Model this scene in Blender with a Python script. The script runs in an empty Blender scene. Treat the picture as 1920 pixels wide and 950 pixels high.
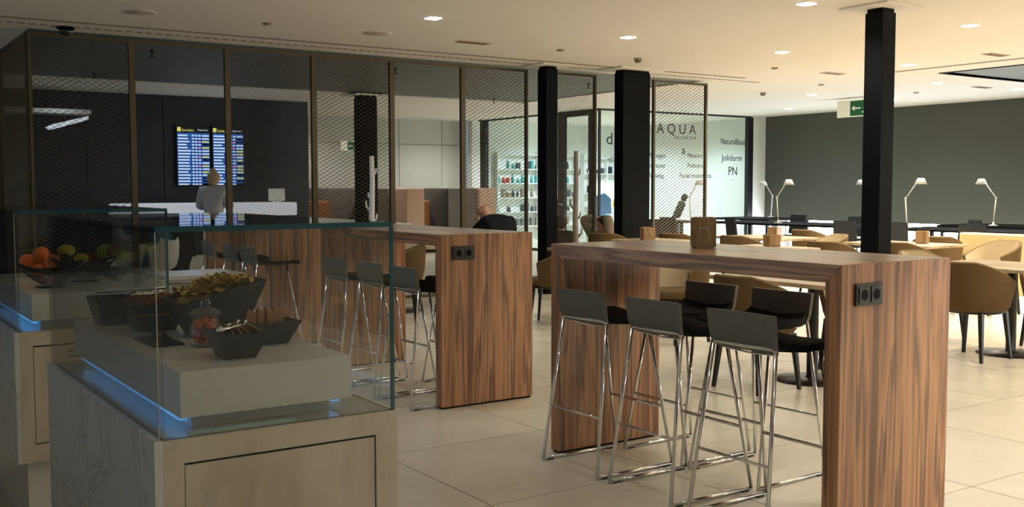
import bpy, bmesh, math, random
from mathutils import Vector, Matrix
from math import sin, cos, pi, radians
random.seed(7)
SC = bpy.context.scene
COL = SC.collection

# ------------------------------------------------------------------ camera
F_PX, PIT, ROLL, YAW, EYE = 1932.6, .0638, -.0015, .5962, 1.3916
FW = Vector((sin(YAW)*cos(PIT), cos(YAW)*cos(PIT), -sin(PIT)))
R0 = Vector((cos(YAW), -sin(YAW), 0)); U0 = R0.cross(FW)
RT = R0*cos(ROLL) + U0*sin(ROLL); UP = -R0*sin(ROLL) + U0*cos(ROLL)
cd = bpy.data.cameras.new('camera'); cam = bpy.data.objects.new('camera', cd); COL.objects.link(cam)
cd.sensor_width = 36; cd.lens = F_PX*36/1920; cd.clip_start = .05; cd.clip_end = 200
m = Matrix((RT, UP, -FW)).transposed().to_4x4(); m.translation = Vector((0, 0, EYE)); cam.matrix_world = m
SC.camera = cam

# ------------------------------------------------------------------ world, exposure, lamps
w = bpy.data.worlds.new('world'); SC.world = w; w.use_nodes = True
bgn = w.node_tree.nodes['Background']; bgn.inputs[0].default_value = (.34, .46, .64, 1); bgn.inputs[1].default_value = .62
SC.view_settings.view_transform = 'Standard'; SC.view_settings.look = 'None'
SC.view_settings.exposure = 0.33; SC.view_settings.gamma = 1
SC.cycles.max_bounces = 8; SC.cycles.transparent_max_bounces = 24; SC.cycles.sample_clamp_indirect = 4
SC.cycles.use_denoising = True
CEIL = 2.98
WARM = (1, .87, .69); NEUT = (1, .955, .89); COOL = (.80, .91, 1)
# ceiling lamps: x, y, watt, colour; the ones in view get a fitting further down
LAMPS = [(4.88, 8.5, 18, COOL, 1), (7.21, 8.43, 55, NEUT, 1), (7.19, 6.05, 75, NEUT, 1), (9.51, 8.35, 190, WARM, 1),
         (9.49, 5.96, 190, WARM, 1), (11.87, 8.3, 600, WARM, 1), (14.29, 9.49, 240, WARM, 1), (14.29, 11.87, 170, NEUT, 1),
         (16.41, 14.2, 60, COOL, 1), (16.38, 11.8, 60, COOL, 1), (16.32, 9.39, 60, COOL, 1),
         (11.87, 5.9, 420, WARM, 0), (11.87, 10.6, 230, WARM, 0), (9.5, 3.55, 110, WARM, 0), (7.2, 3.6, 70, NEUT, 0),
         (4.9, 3.6, 46, NEUT, 0), (4.85, 1.2, 190, NEUT, 0), (7.2, 1.2, 80, WARM, 0), (14.3, 7.1, 110, WARM, 0), (4.9, 6.05, 30, NEUT, 0),
         (2.55, 1.0, 16, COOL, 0),
         (4.85, -1.15, 24, NEUT, 0), (7.2, -1.15, 520, WARM, 0), (9.5, -1.15, 300, WARM, 0), (2.5, -1.15, 26, COOL, 0), (9.5, 1.2, 200, WARM, 0), (11.87, 3.5, 190, WARM, 0)]
def spot(name, x, y, z, watt, colr, ang=150, blend=.9, r=.06):
    l = bpy.data.lights.new(name, 'SPOT'); l.energy = watt; l.color = colr; l.spot_size = radians(ang); l.spot_blend = blend
    l.shadow_soft_size = r; o = bpy.data.objects.new(name, l); o.location = (x, y, z); COL.objects.link(o); return o
for (x, y, wt, cc, v) in LAMPS: spot('downlight_lamp', x, y, CEIL-.05, wt*1.0, cc, 110 if x in (4.9, 4.85) else 150)
for x, y, wt in ((2.5, 3.65, 24), (2.5, 6.05, 34), (2.5, 8.5, 40)): spot('downlight_lamp', x, y, CEIL-.05, wt, COOL, 84, .6)
# salon and hall ceiling lamps behind the screens
for x, y, wt, cc in ((14.6, 17.6, 190, COOL), (16.6, 17.6, 190, COOL), (14.6, 19.6, 210, COOL), (16.6, 19.6, 210, COOL),
                     (11.9, 14.2, 60, NEUT), (12.2, 17.2, 60, NEUT), (10.0, 19.2, 75, NEUT), (12.0, 20.0, 90, NEUT), (8.8, 20.4, 45, NEUT),
                     (5.2, 16.9, 12, COOL), (3.2, 16.8, 9, COOL), (3.5, 13.4, 12, COOL), (6.4, 13.4, 14, COOL), (9.2, 13.6, 26, NEUT)):
    spot('hall_lamp', x, y, CEIL-.06, wt, cc)

# ------------------------------------------------------------------ helpers
def ray(px, py): return FW + RT*((px-960)/F_PX) + UP*((475-py)/F_PX)
E0 = Vector((0, 0, EYE))
def atz(px, py, z=0): d = ray(px, py); return E0 + d*((z-EYE)/d.z)
def atX(px, py, X): d = ray(px, py); return E0 + d*(X/d.x)
def atY(px, py, Y): d = ray(px, py); return E0 + d*(Y/d.y)
def srgb(r, g, b):
    f = lambda v: (v/255/12.92) if v/255 <= .04045 else ((v/255+.055)/1.055)**2.4
    return (f(r), f(g), f(b), 1)
MATS = {}
def mat(name, col=(.5, .5, .5, 1), rough=.5, metal=0, spec=.5, emit=0, ecol=None, coat=0):
    if name in MATS: return MATS[name]
    m = bpy.data.materials.new(name); m.use_nodes = True; b = m.node_tree.nodes['Principled BSDF']
    b.inputs['Base Color'].default_value = col; b.inputs['Roughness'].default_value = rough
    b.inputs['Metallic'].default_value = metal; b.inputs['Specular IOR Level'].default_value = spec
    b.inputs['Coat Weight'].default_value = coat
    if emit: b.inputs['Emission Color'].default_value = ecol or col; b.inputs['Emission Strength'].default_value = emit
    MATS[name] = m; return m
def nt(m): return m.node_tree.nodes, m.node_tree.links, m.node_tree.nodes['Principled BSDF']
def coords(m, scale, kind='Object', rot=(0, 0, 0)):
    n, l, b = nt(m); tc = n.new('ShaderNodeTexCoord'); mp = n.new('ShaderNodeMapping')
    mp.inputs['Scale'].default_value = scale; mp.inputs['Rotation'].default_value = rot
    l.new(tc.outputs[kind], mp.inputs[0]); return mp.outputs[0]
def ramp(m, src, stops):
    n, l, b = nt(m); r = n.new('ShaderNodeValToRGB'); e = r.color_ramp.elements
    while len(e) < len(stops): e.new(.5)
    for i, (p, c) in enumerate(stops): e[i].position = p; e[i].color = c
    l.new(src, r.inputs[0]); return r.outputs[0]
def noise(m, vec, scale, detail=3, rough=.55, dist=0):
    n, l, b = nt(m); t = n.new('ShaderNodeTexNoise'); t.inputs['Scale'].default_value = scale
    t.inputs['Detail'].default_value = detail; t.inputs['Roughness'].default_value = rough; t.inputs['Distortion'].default_value = dist
    l.new(vec, t.inputs['Vector']); return t.outputs['Fac']
def mixc(m, fac, a, b_, mode='MIX'):
    n, l, b = nt(m); x = n.new('ShaderNodeMixRGB'); x.blend_type = mode
    for s, i in ((fac, 0), (a, 1), (b_, 2)):
        if isinstance(s, (int, float)): x.inputs[i].default_value = s
        elif isinstance(s, tuple): x.inputs[i].default_value = s
        else: l.new(s, x.inputs[i])
    return x.outputs[0]
def bump(m, src, strength=.2, dist=.01):
    n, l, b = nt(m); k = n.new('ShaderNodeBump'); k.inputs['Strength'].default_value = strength; k.inputs['Distance'].default_value = dist
    l.new(src, k.inputs['Height']); l.new(k.outputs[0], b.inputs['Normal'])
def setc(m, src): n, l, b = nt(m); l.new(src, b.inputs['Base Color'])

# ------------------------------------------------------------------ materials
def wood(name, scale, base, dark, light, rough=.32):
    m = mat(name, base, rough, coat=.15); v = coords(m, scale)
    a = noise(m, v, 5.2, 4, .55, .35); b2 = noise(m, v, 15, 3, .6, .6); c2 = noise(m, v, 2.0, 3, .5, .2)
    c = ramp(m, a, [(.34, dark), (.42, base), (.47, light), (.52, dark), (.56, light), (.62, base), (.70, dark)])
    s = ramp(m, b2, [(.36, (.58, .54, .52, 1)), (.46, (1, 1, 1, 1)), (.75, (.86, .84, .80, 1))])
    t = ramp(m, c2, [(.35, (.74, .70, .68, 1)), (.6, (1.0, 1.0, 1.0, 1))])
    setc(m, mixc(m, .75, mixc(m, 1, c, t, 'MULTIPLY'), s, 'MULTIPLY')); return m
WB, WD, WL = srgb(176, 127, 93), srgb(126, 88, 66), srgb(204, 154, 116)
M_WOODV = wood('walnut_upright', (1.5, 1.5, .07), WB, WD, WL)
M_WOODH = wood('walnut_lengthways', (1.5, .08, 1.5), WB, WD, WL, .34)
M_WOODH.node_tree.nodes['Principled BSDF'].inputs['Coat Weight'].default_value = 1.0; M_WOODH.node_tree.nodes['Principled BSDF'].inputs['Coat IOR'].default_value = 1.9; M_WOODH.node_tree.nodes['Principled BSDF'].inputs['Coat Roughness'].default_value = .24
M_PALEW = None
M_PALEW = mat('pale_wood_veneer', srgb(218, 202, 168), .5)
setc(M_PALEW, ramp(M_PALEW, noise(M_PALEW, coords(M_PALEW, (5, 5, 1.6)), 1.6, 4, .55, .4), [(.3, srgb(192, 182, 160)), (.5, srgb(212, 203, 182)), (.7, srgb(222, 214, 195))]))
M_BOXW = wood('box_wood', (9, 9, 1.5), srgb(150, 120, 82), srgb(132, 104, 70), srgb(166, 136, 96), .6)
M_CAFETOP = wood('cafe_table_top', (1, .2, 1), srgb(190, 170, 138), srgb(176, 156, 124), srgb(204, 184, 152), .35)
M_TILE = mat('floor_tile', srgb(210, 202, 184), .27)
v = coords(M_TILE, (1, 1, 1), 'Object'); a = noise(M_TILE, v, 1.6, 5, .6); b_ = noise(M_TILE, v, 30, 3, .6)
setc(M_TILE, mixc(M_TILE, .35, ramp(M_TILE, a, [(.3, srgb(196, 189, 170)), (.7, srgb(216, 208, 188))]), ramp(M_TILE, b_, [(.3, srgb(200, 193, 173)), (.7, srgb(220, 212, 192))])))
bump(M_TILE, b_, .04, .002)
M_GROUT = mat('grout', srgb(110, 100, 86), .8)
M_CEIL = mat('ceiling_plaster', srgb(238, 232, 222), .9, spec=.2)
bump(M_CEIL, noise(M_CEIL, coords(M_CEIL, (1, 1, 1)), 120, 2), .03, .002)
M_DCEIL = mat('dark_ceiling', srgb(100, 99, 94), .55)
bump(M_DCEIL, noise(M_DCEIL, coords(M_DCEIL, (1, 1, 1)), 60, 2), .04, .002)
M_BLACK = mat('black_paint', srgb(5, 6, 9), .6, spec=.12)
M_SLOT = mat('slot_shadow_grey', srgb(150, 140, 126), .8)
M_DWALL = mat('charcoal_wall', srgb(84, 86, 80), .75)
bump(M_DWALL, noise(M_DWALL, coords(M_DWALL, (1, 1, 1)), 180, 3), .1, .003)
M_BWALL = mat('black_wall', srgb(28, 36, 48), .4)
M_GWALL = mat('grey_wall_panel', srgb(205, 204, 196), .35)
M_WWALL = mat('white_wall', srgb(232, 235, 232), .6)
M_BRASS = mat('brass_frame', srgb(98, 90, 74), .45, .45)
M_MESH = mat('brass_mesh', srgb(134, 122, 98), .5, .45)
M_FRAME = mat('black_frame', srgb(24, 25, 27), .4)
M_CHROME = mat('chrome', srgb(225, 225, 225), .12, 1)
M_ALU = mat('brushed_aluminium', srgb(205, 205, 200), .3, .6)
def fabric(name, c, sc=260):
    m = mat(name, c, .92, spec=.15); f = noise(m, coords(m, (1, 1, 1)), sc, 2)
    d = tuple(x*.78 for x in c[:3])+(1,); setc(m, ramp(m, f, [(.35, d), (.65, c)])); bump(m, f, .25, .002); return m
M_STOOLB = fabric('dark_grey_stool_fabric', srgb(124, 124, 118)); M_STOOLS = fabric('black_stool_fabric', srgb(30, 30, 30))
M_BROWN = fabric('tan_brown_fabric', srgb(108, 88, 60)); M_CREAM = fabric('cream_fabric', srgb(208, 190, 156))
M_PEACH = fabric('peach_fabric', srgb(206, 172, 150)); M_GREYF = fabric('grey_booth_fabric', srgb(118, 114, 108)); M_ORNG = fabric('orange_fabric', srgb(150, 104, 70))
M_BLKF = fabric('black_chair_fabric', srgb(44, 46, 48)); M_BLKL = mat('black_leg', srgb(20, 19, 18), .45)
M_PLAST = mat('black_plastic', srgb(34, 36, 34), .4); M_MELA = mat('charcoal_melamine', srgb(58, 62, 64), .38)
M_WHITE = mat('white_solid_surface', srgb(228, 226, 222), .22); M_WPL = mat('white_plastic', srgb(225, 222, 215), .35)
M_MARB = mat('white_marble', srgb(220, 222, 224), .2)
v = coords(M_MARB, (1, 1.3, 1)); f = noise(M_MARB, v, 2.1, 8, .62, 1.6)
setc(M_MARB, ramp(M_MARB, f, [(.0, srgb(224, 226, 228)), (.475, srgb(222, 224, 226)), (.50, srgb(192, 195, 200)), (.525, srgb(220, 222, 225)), (1, srgb(206, 208, 212))]))
M_BASETOP = mat('glossy_counter_top', srgb(190, 184, 170), .08)
def glass_mat(name, tint, f0=.045, k=.95):
    m = bpy.data.materials.new(name); m.use_nodes = True; n = m.node_tree.nodes; l = m.node_tree.links; n.clear()
    o = n.new('ShaderNodeOutputMaterial'); mx = n.new('ShaderNodeMixShader'); t = n.new('ShaderNodeBsdfTransparent'); g = n.new('ShaderNodeBsdfGlossy')
    t.inputs[0].default_value = tint; g.inputs['Roughness'].default_value = .02
    lw = n.new('ShaderNodeLayerWeight'); lw.inputs[0].default_value = .5
    p = n.new('ShaderNodeMath'); p.operation = 'POWER'; p.inputs[1].default_value = 5; l.new(lw.outputs['Facing'], p.inputs[0])
    a = n.new('ShaderNodeMath'); a.operation = 'MULTIPLY_ADD'; a.inputs[1].default_value = k; a.inputs[2].default_value = f0; l.new(p.outputs[0], a.inputs[0])
    l.new(a.outputs[0], mx.inputs[0]); l.new(t.outputs[0], mx.inputs[1]); l.new(g.outputs[0], mx.inputs[2]); l.new(mx.outputs[0], o.inputs[0])
    MATS[name] = m; return m
M_GLASS = glass_mat('clear_glass', (.96, .975, .97, 1)); M_WGLASS = glass_mat('shopfront_glass', (.90, .94, .92, 1), .03, .5)
M_JARG = glass_mat('jar_glass', (.93, .94, .93, 1), .08)
M_EDGE = mat('green_glass_edge', srgb(16, 84, 98), .1, spec=.8)
M_LED = mat('blue_led', (.15, .45, 1, 1), .5, emit=.5, ecol=(.10, .38, .8, 1))
M_LENS = mat('lamp_lens', (1, .97, .9, 1), .5, emit=9, ecol=(1, .96, .88, 1))
M_TEXT = mat('black_lettering', srgb(16, 17, 18), .5)
M_SIGNG = mat('green_sign', srgb(18, 98, 62), .4, emit=.10, ecol=srgb(18, 110, 66)); M_SIGNW = mat('pale_sign', srgb(226, 224, 200), .4, emit=.25, ecol=srgb(226, 224, 200))
M_SKIN = mat('skin', srgb(196, 150, 126), .55)

# ------------------------------------------------------------------ mesh builder
class MB:
    def __init__(s): s.v = []; s.f = []; s.sm = []
    def add(s, vs, fs, smooth=False):
        o = len(s.v); s.v += [tuple(x) for x in vs]; s.f += [tuple(i+o for i in f) for f in fs]; s.sm += [smooth]*len(fs); return s
    def box(s, x0, x1, y0, y1, z0, z1):
        return s.add([(x0, y0, z0), (x1, y0, z0), (x1, y1, z0), (x0, y1, z0), (x0, y0, z1), (x1, y0, z1), (x1, y1, z1), (x0, y1, z1)],
                     [(0, 3, 2, 1), (4, 5, 6, 7), (0, 1, 5, 4), (1, 2, 6, 5), (2, 3, 7, 6), (3, 0, 4, 7)])
    def cbox(s, c, d): return s.box(c[0]-d[0]/2, c[0]+d[0]/2, c[1]-d[1]/2, c[1]+d[1]/2, c[2]-d[2]/2, c[2]+d[2]/2)
    def frustum(s, b, zb, t, zt, skew=0):   # b,t = (cx,cy,wx,wy)
        vs = []
        for (cx, cy, wx, wy), z, k in ((b, zb, 0), (t, zt, skew)):
            vs += [(cx-wx/2, cy-wy/2, z), (cx+wx/2, cy-wy/2, z+k), (cx+wx/2, cy+wy/2, z+k), (cx-wx/2, cy+wy/2, z)]
        return s.add(vs, [(0, 3, 2, 1), (4, 5, 6, 7), (0, 1, 5, 4), (1, 2, 6, 5), (2, 3, 7, 6), (3, 0, 4, 7)])
    def prism(s, poly, a0, a1, ax='x', smooth=False):   # polygon extruded along an axis
        n = len(poly); f3 = {'x': lambda p, a: (a, p[0], p[1]), 'y': lambda p, a: (p[0], a, p[1]), 'z': lambda p, a: (p[0], p[1], a)}[ax]
        vs = [f3(p, a0) for p in poly] + [f3(p, a1) for p in poly]
        return s.add(vs, [tuple(range(n))[::-1], tuple(range(n, 2*n))] + [(i, (i+1) % n, n+(i+1) % n, n+i) for i in range(n)], smooth)
    def lathe(s, prof, c=(0, 0, 0), n=20, smooth=True):
        vs = []; k = len(prof)
        for i in range(n):
            a = 2*pi*i/n
            for r, z in prof: vs.append((c[0]+r*cos(a), c[1]+r*sin(a), c[2]+z))
        fs = [(i*k+j, ((i+1) % n)*k+j, ((i+1) % n)*k+j+1, i*k+j+1) for i in range(n) for j in range(k-1)]
        fs += [tuple(i*k for i in range(n))[::-1], tuple(i*k+k-1 for i in range(n))]
        return s.add(vs, fs, smooth)
    def tube(s, pts, r, n=8, r1=None):
        pts = [Vector(p) for p in pts]; vs = []; k = len(pts); up = None
        for i, p in enumerate(pts):
            t = ((pts[min(i+1, k-1)]-p).normalized()+(p-pts[max(i-1, 0)]).normalized()).normalized()
            if up is None: up = t.orthogonal().normalized()
            up = (up-t*up.dot(t)).normalized(); s2 = t.cross(up)
            rr = r if r1 is None else r+(r1-r)*i/(k-1)
            vs += [p+(up*cos(2*pi*j/n)+s2*sin(2*pi*j/n))*rr for j in range(n)]
        fs = [(i*n+j, i*n+(j+1) % n, (i+1)*n+(j+1) % n, (i+1)*n+j) for i in range(k-1) for j in range(n)]
        fs += [tuple(range(n))[::-1], tuple(range((k-1)*n, k*n))]
        return s.add(vs, fs, True)
    def ball(s, c, r, nu=12, nv=8, d=(1, 1, 1), jit=0):
        prof = []; vs = []; rnd = random.Random(int(abs(c[0]*991+c[1]*773+c[2]*557)*1000))
        for j in range(1, nv):
            a = pi*j/nv
            for i in range(nu):
                b = 2*pi*i/nu; k = 1+jit*(rnd.random()-.5)
                vs.append((c[0]+r*d[0]*sin(a)*cos(b)*k, c[1]+r*d[1]*sin(a)*sin(b)*k, c[2]-r*d[2]*cos(a)*k))
        vs += [(c[0], c[1], c[2]-r*d[2]), (c[0], c[1], c[2]+r*d[2])]; q = len(vs)
        fs = [(j*nu+i, j*nu+(i+1) % nu, (j+1)*nu+(i+1) % nu, (j+1)*nu+i) for j in range(nv-2) for i in range(nu)]
        fs += [(q-2, (i+1) % nu, i) for i in range(nu)] + [(q-1, (nv-2)*nu+i, (nv-2)*nu+(i+1) % nu) for i in range(nu)]
        return s.add(vs, fs, True)
    def grid(s, rows, closed=False, smooth=True):   # rows of equal point lists
        n = len(rows[0]); vs = [p for r in rows for p in r]; fs = []
        for i in range(len(rows)-1+(1 if closed else 0)):
            for j in range(n-1): a = i*n; b = ((i+1) % len(rows))*n; fs.append((a+j, a+j+1, b+j+1, b+j))
        return s.add(vs, fs, smooth)
    def build(s, name, m, parent=None, bevel=0, seg=2, label=None):
        me = bpy.data.meshes.new(name); me.from_pydata(s.v, [], s.f); me.polygons.foreach_set('use_smooth', s.sm); me.materials.append(m); me.update()
        o = bpy.data.objects.new(name, me); COL.objects.link(o)
        if parent: o.parent = parent
        if bevel:
            b = o.modifiers.new('bevel', 'BEVEL'); b.width = bevel; b.segments = seg; b.limit_method = 'ANGLE'; b.angle_limit = radians(35)
        if label: o['label'] = label
        return o
def B(*a): return MB().box(*a)
def tag(o, label=None, cat=None, group=None, kind=None):
    if label: o['label'] = label
    if cat: o['category'] = cat
    if group: o['group'] = group
    if kind: o['kind'] = kind
    return o
def thing(name, label, cat, loc=(0, 0, 0), rz=0, group=None):
    o = bpy.data.objects.new(name, None); COL.objects.link(o); o.empty_display_size = .1; o.location = loc; o.rotation_euler = (0, 0, rz)
    return tag(o, label, cat, group)
def struct(name, mb, m, **k): return tag(mb.build(name, m, **k), kind='structure')
def copy_tree(o, loc, rz=None, label=None, group=None):
    def cp(a, par):
        c = a.copy(); COL.objects.link(c); c.parent = par
        for ch in list(a.children): cp(ch, c)
        return c
    c = cp(o, None); c.location = loc
    if rz is not None: c.rotation_euler = (0, 0, rz)
    if label: c['label'] = label
    if group: c['group'] = group
    return c
def text(body, size, loc, rot, m, parent, name='lettering', ext=.002, align='LEFT', sx=1, bold=0):
    cu = bpy.data.curves.new(name, 'FONT'); cu.body = body; cu.size = size; cu.extrude = ext; cu.align_x = align; cu.offset = bold
    cu.resolution_u = 3; cu.materials.append(m); o = bpy.data.objects.new(name, cu); COL.objects.link(o)
    o.location = loc; o.rotation_euler = rot; o.scale = (sx, 1, 1); o.parent = parent; return o
RXZ = (pi/2, 0, 0)          # text reading along +X, facing -Y
RYZ = (pi/2, 0, -pi/2)      # text reading along -Y, facing -X


# ================================================================== SETTING
# floor: grout bed with separate porcelain tiles
floor = struct('floor', B(-8, 19, -4, 22, -.08, -.005), M_GROUT)
def prj(x, y, z):
    d = Vector((x, y, z))-E0; q = d.dot(FW); return (960+F_PX*d.dot(RT)/q, 475-F_PX*d.dot(UP)/q, q) if q > .05 else (None, None, q)
TX, TY, TPX, TPY, G = 2.42, 4.755, 1.0, 1.025, .003
tiles = []
for i in range(-10, 17):
    for j in range(-9, 17):
        x0, y0 = TX+i*TPX, TY+j*TPY
        if x0 > 18 or y0 > 21.3: continue
        seen = False
        for k in range(3):
            for l_ in range(3):
                px, py, q = prj(x0+k*.5, y0+l_*.5, 0)
                if px is not None and -60 < px < 1980 and -40 < py < 1010: seen = True
        tiles.append((not seen, (x0+.5)**2+(y0+.5)**2, x0, y0))
tiles.sort()
tme = None; far = MB(); cnt = 0
for ns, dd, x0, y0 in tiles:
    if not ns and dd < 15.5**2 and cnt < 290:
        if tme is None:
            o = MB().box(G, TPX-G, G, TPY-G, -.012, 0).build('floor_tile', M_TILE, floor); tme = o.data
        else:
            o = bpy.data.objects.new('floor_tile', tme); COL.objects.link(o); o.parent = floor
        o.location = (x0, y0, 0); cnt += 1
    else: far.box(x0+G, x0+TPX-G, y0+G, y0+TPY-G, -.012, 0)
tag(far.build('far_floor_tiles', M_TILE, floor), kind='stuff')

c = MB()
for a in ((-8, 13.1, -4, 8.65), (16, 18.6, -4, 8.65), (-8, 18.6, 8.65, 11.3), (-8, 1.85, 11.3, 13.1), (11.15, 18.6, 11.3, 21.6), (-8, 11.15, 16.1, 21.6)):
    c.box(a[0], a[1], a[2], a[3], CEIL, CEIL+.12)
ceiling = struct('ceiling', c, M_CEIL)
struct('ceiling_dark', B(-8, 11.15, 11.3, 16.1, CEIL+.02, CEIL+.10).box(13.1, 16, -4, 8.65, CEIL+.02, CEIL+.10), M_DCEIL)
struct('trim_1', B(13.08, 13.1, -4, 8.67, CEIL-.012, CEIL+.02).box(13.08, 16, 8.65, 8.67, CEIL-.012, CEIL+.02), M_BLACK)
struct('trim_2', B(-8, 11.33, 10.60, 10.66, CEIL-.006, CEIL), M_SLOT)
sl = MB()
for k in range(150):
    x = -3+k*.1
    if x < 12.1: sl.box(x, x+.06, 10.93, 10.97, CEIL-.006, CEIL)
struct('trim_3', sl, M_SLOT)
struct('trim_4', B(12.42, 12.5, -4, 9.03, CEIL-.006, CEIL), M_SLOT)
# outer walls
struct('wall_right', B(18.0, 18.3, -4, 16.3, .67, CEIL), M_DWALL)
M_DAY = mat('daylit_pane', (1, 1, 1, 1), .3, emit=13, ecol=(.88, .96, 1, 1))
win = struct('window_1', B(18.06, 18.08, -4, 15.9, .03, .67), M_DAY)
fr = MB().box(18.0, 18.05, -4, 15.9, 0, .04)
for k in range(9): fr.box(18.0, 18.06, -3.2+k*2.35, -3.14+k*2.35, .04, .67)
fr.build('window_frame', M_WPL, win)
struct('wall_behind', B(-8, 18.3, -4.2, -4, 0, CEIL), mat('back_wall_paint', srgb(150, 150, 148), .8))
# black reception wall with panel joints
bw = struct('wall_reception', B(-8, 7.68, 18.12, 18.4, 0, CEIL).box(7.5, 7.68, 18.12, 21.4, 0, CEIL), M_BLACK)
xs = [-2.0, .4, 2.1, 3.78, 5.03, 6.55, 7.68]
for a, b_ in zip(xs, xs[1:]): MB().box(a+.006, b_-.006, 18.05, 18.12, .1, CEIL-.004).build('wall_panel', M_BWALL, bw)
# pale panelled wall at the far end
gw = struct('wall_far', B(7.68, 13.2, 21.46, 21.7, 0, CEIL), M_SLOT)
xs = [7.68, 9.1, 10.2, 11.35, 12.5, 13.2]
for a, b_ in zip(xs, xs[1:]):
    MB().box(a+.006, b_-.006, 21.4, 21.46, 0, 2.4).build('wall_panel', M_GWALL, gw)
    MB().box(a+.006, b_-.006, 21.4, 21.46, 2.412, CEIL).build('wall_panel', M_GWALL, gw)

# ------------------------------------------------------------------ columns
def column(x0, x1, y0, y1, label):
    t = thing('black_column', label, 'column', ((x0+x1)/2, (y0+y1)/2, 0)); a, b_ = (x1-x0)/2, (y1-y0)/2
    MB().box(-a, a, -b_, b_, 0, CEIL-.055).build('shaft', M_BLACK, t, .004)
    MB().box(-a+.012, a-.012, -b_+.012, b_-.012, CEIL-.055, CEIL-.02).build('collar', M_BLACK, t)
    MB().box(-a-.16, a+.16, -b_-.16, b_+.16, CEIL-.02, CEIL).build('ceiling_plate', M_CEIL, t, .006)
    return t
def colpos(px, sx, sy, ytop):
    p = atz(px, ytop, CEIL); return p
column(7.80, 7.985, 5.72, 5.905, 'slim black square column rising behind the right end of the nearest bar table')
column(9.0, 9.48, 10.62, 10.80, 'broad black rectangular column standing in front of the spa lettering')
column(7.90, 8.085, 10.85, 11.035, 'slim black column between the brass screens, behind the middle bar table')
column(7.755, 8.07, 16.0, 16.25, 'dark column out in the hall behind the mesh, with the white branch stand before it')

# ------------------------------------------------------------------ brass mesh screens
def lattice(w_, h_, cw, ch, st=.0028):
    m_ = MB(); nx = max(2, int(round(w_/cw*2))); dx = w_/nx; nz = int(h_/ch)
    for r in range(nz+1):
        z = r*ch
        for i in range(nx):
            za, zb = z+(ch/2 if i % 2 else 0), z+(0 if i % 2 else ch/2)
            if max(za, zb) > h_: continue
            for s_ in (1, -1):
                ya, yb = z+s_*(za-z), z+s_*(zb-z)
                if min(ya, yb) < 0 or max(ya, yb) > h_: continue
                x0, x1 = i*dx, (i+1)*dx
                m_.add([(x0, -.003, ya-st), (x1, -.003, yb-st), (x1, .003, yb+st), (x0, .003, ya+st)], [(0, 1, 2, 3)])
    return m_
def screen(x, y, wd, label, mesh=1, rz=0, cell=(.083, .047)):
    t = thing('mesh_screen', label, 'screen', (x, y, 0), rz, 'brass framed screens')
    for a in (0, wd-.03): MB().box(a, a+.03, -.025, .025, 0, CEIL-.035).build('post', M_BRASS, t)
    MB().box(.03, wd-.03, -.02, .02, CEIL-.07, CEIL-.035).build('rail', M_BRASS, t)
    MB().box(.03, wd-.03, -.02, .02, .02, .06).build('rail', M_BRASS, t)
    if mesh:
        o = lattice(wd-.06, CEIL-.13, *cell, st=.0019 if cell[0] < .06 else .0028).build('mesh_infill', M_MESH, t); o.location = (.03, 0, .06); tag(o, kind='stuff')
    return t
sx = [1.83, 2.83, 3.85, 4.87, 5.885, 6.895, 7.90]
lb = ['brass framed mesh screen nearest the security dome, leftmost of the row', 'open brass frame between the two left mesh screens, before the reception wall',
      'finely meshed brass screen right of the flight boards', 'brass mesh screen in front of the green running man sign',
      'open brass frame showing the grey booth behind the middle bar table', 'brass mesh screen directly behind the bald seated man']
for i in range(6): screen(sx[i], 11.28, sx[i+1]-sx[i], lb[i], [1, 0, 1, 1, 0, 1][i], 0, [(.083, .047)]*2 and ((.05, .03) if i == 2 else (.083, .047)))
screen(8.09, 11.28, .97, 'brass mesh screen between the slim black column and the salon door', 1, 0, (.05, .03))
screen(10.12, 11.28, 1.075, 'brass mesh screen at the right end, in front of the spa lettering')
screen(1.83, 11.30, 1.75, 'brass mesh screen turned edge-on at the left corner of the row', 1, pi/2)
screen(.2, 13.05, 1.6, 'brass mesh screen at the left edge of the photo, set further back')

# ------------------------------------------------------------------ ceiling fittings
def cl(x, y, label, r=.06):
    t = thing('ceiling_light', label, 'ceiling light', (x, y, CEIL), 0, 'recessed ceiling downlights')
    MB().box(-r-.012, r+.012, -r-.012, r+.012, -.005, 0).build('trim_frame', M_WPL, t)
    MB().box(-r, r, -r, r, -.012, -.005).build('lens', M_LENS, t)
LL = ['lone ceiling downlight in the upper middle, above the open brass frame', 'ceiling downlight just above the smoke detector near the broad column',
      'ceiling downlight at the top edge, left of the slim front column', 'ceiling downlight left of the slim front column, second row',
      'ceiling downlight at upper right, nearest the right edge', 'softly glowing downlight right of the front column by the long slot',
      'downlight just left of the dark ceiling recess, over the desks', 'downlight above the left corner of the hanging exit sign',
      'farthest downlight above the corner of the charcoal wall', 'downlight right of the front column, close to the charcoal wall', 'downlight at the right edge close to the charcoal wall']
for (x, y, *_), l_ in zip(LAMPS[:11], LL): cl(x, y, l_)
M_DET = mat('detector_plastic', srgb(196, 180, 160), .5)
def small(name, label, cat, x, y, fn, group=None):
    t = thing(name, label, cat, (x, y, CEIL), 0, group); fn(t)
def f_smoke(t):
    MB().lathe([(.055, 0), (.055, -.02), (.04, -.022)]).build('base', M_DET, t)
    MB().lathe([(.04, -.022), (.042, -.045), (.03, -.055)]).build('sensor_head', mat('grey_sensor', srgb(110, 100, 90), .5), t)
def f_disc(t): MB().lathe([(.045, 0), (.04, -.018)]).build('cover', mat('beige_cover', srgb(150, 136, 120), .5), t)
def f_speaker(t):
    MB().lathe([(.15, 0), (.15, -.006), (.135, -.008)], n=28).build('rim', M_CEIL, t); MB().lathe([(.135, -.004), (.13, -.009)], n=28).build('grille', M_DET, t)
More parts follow.
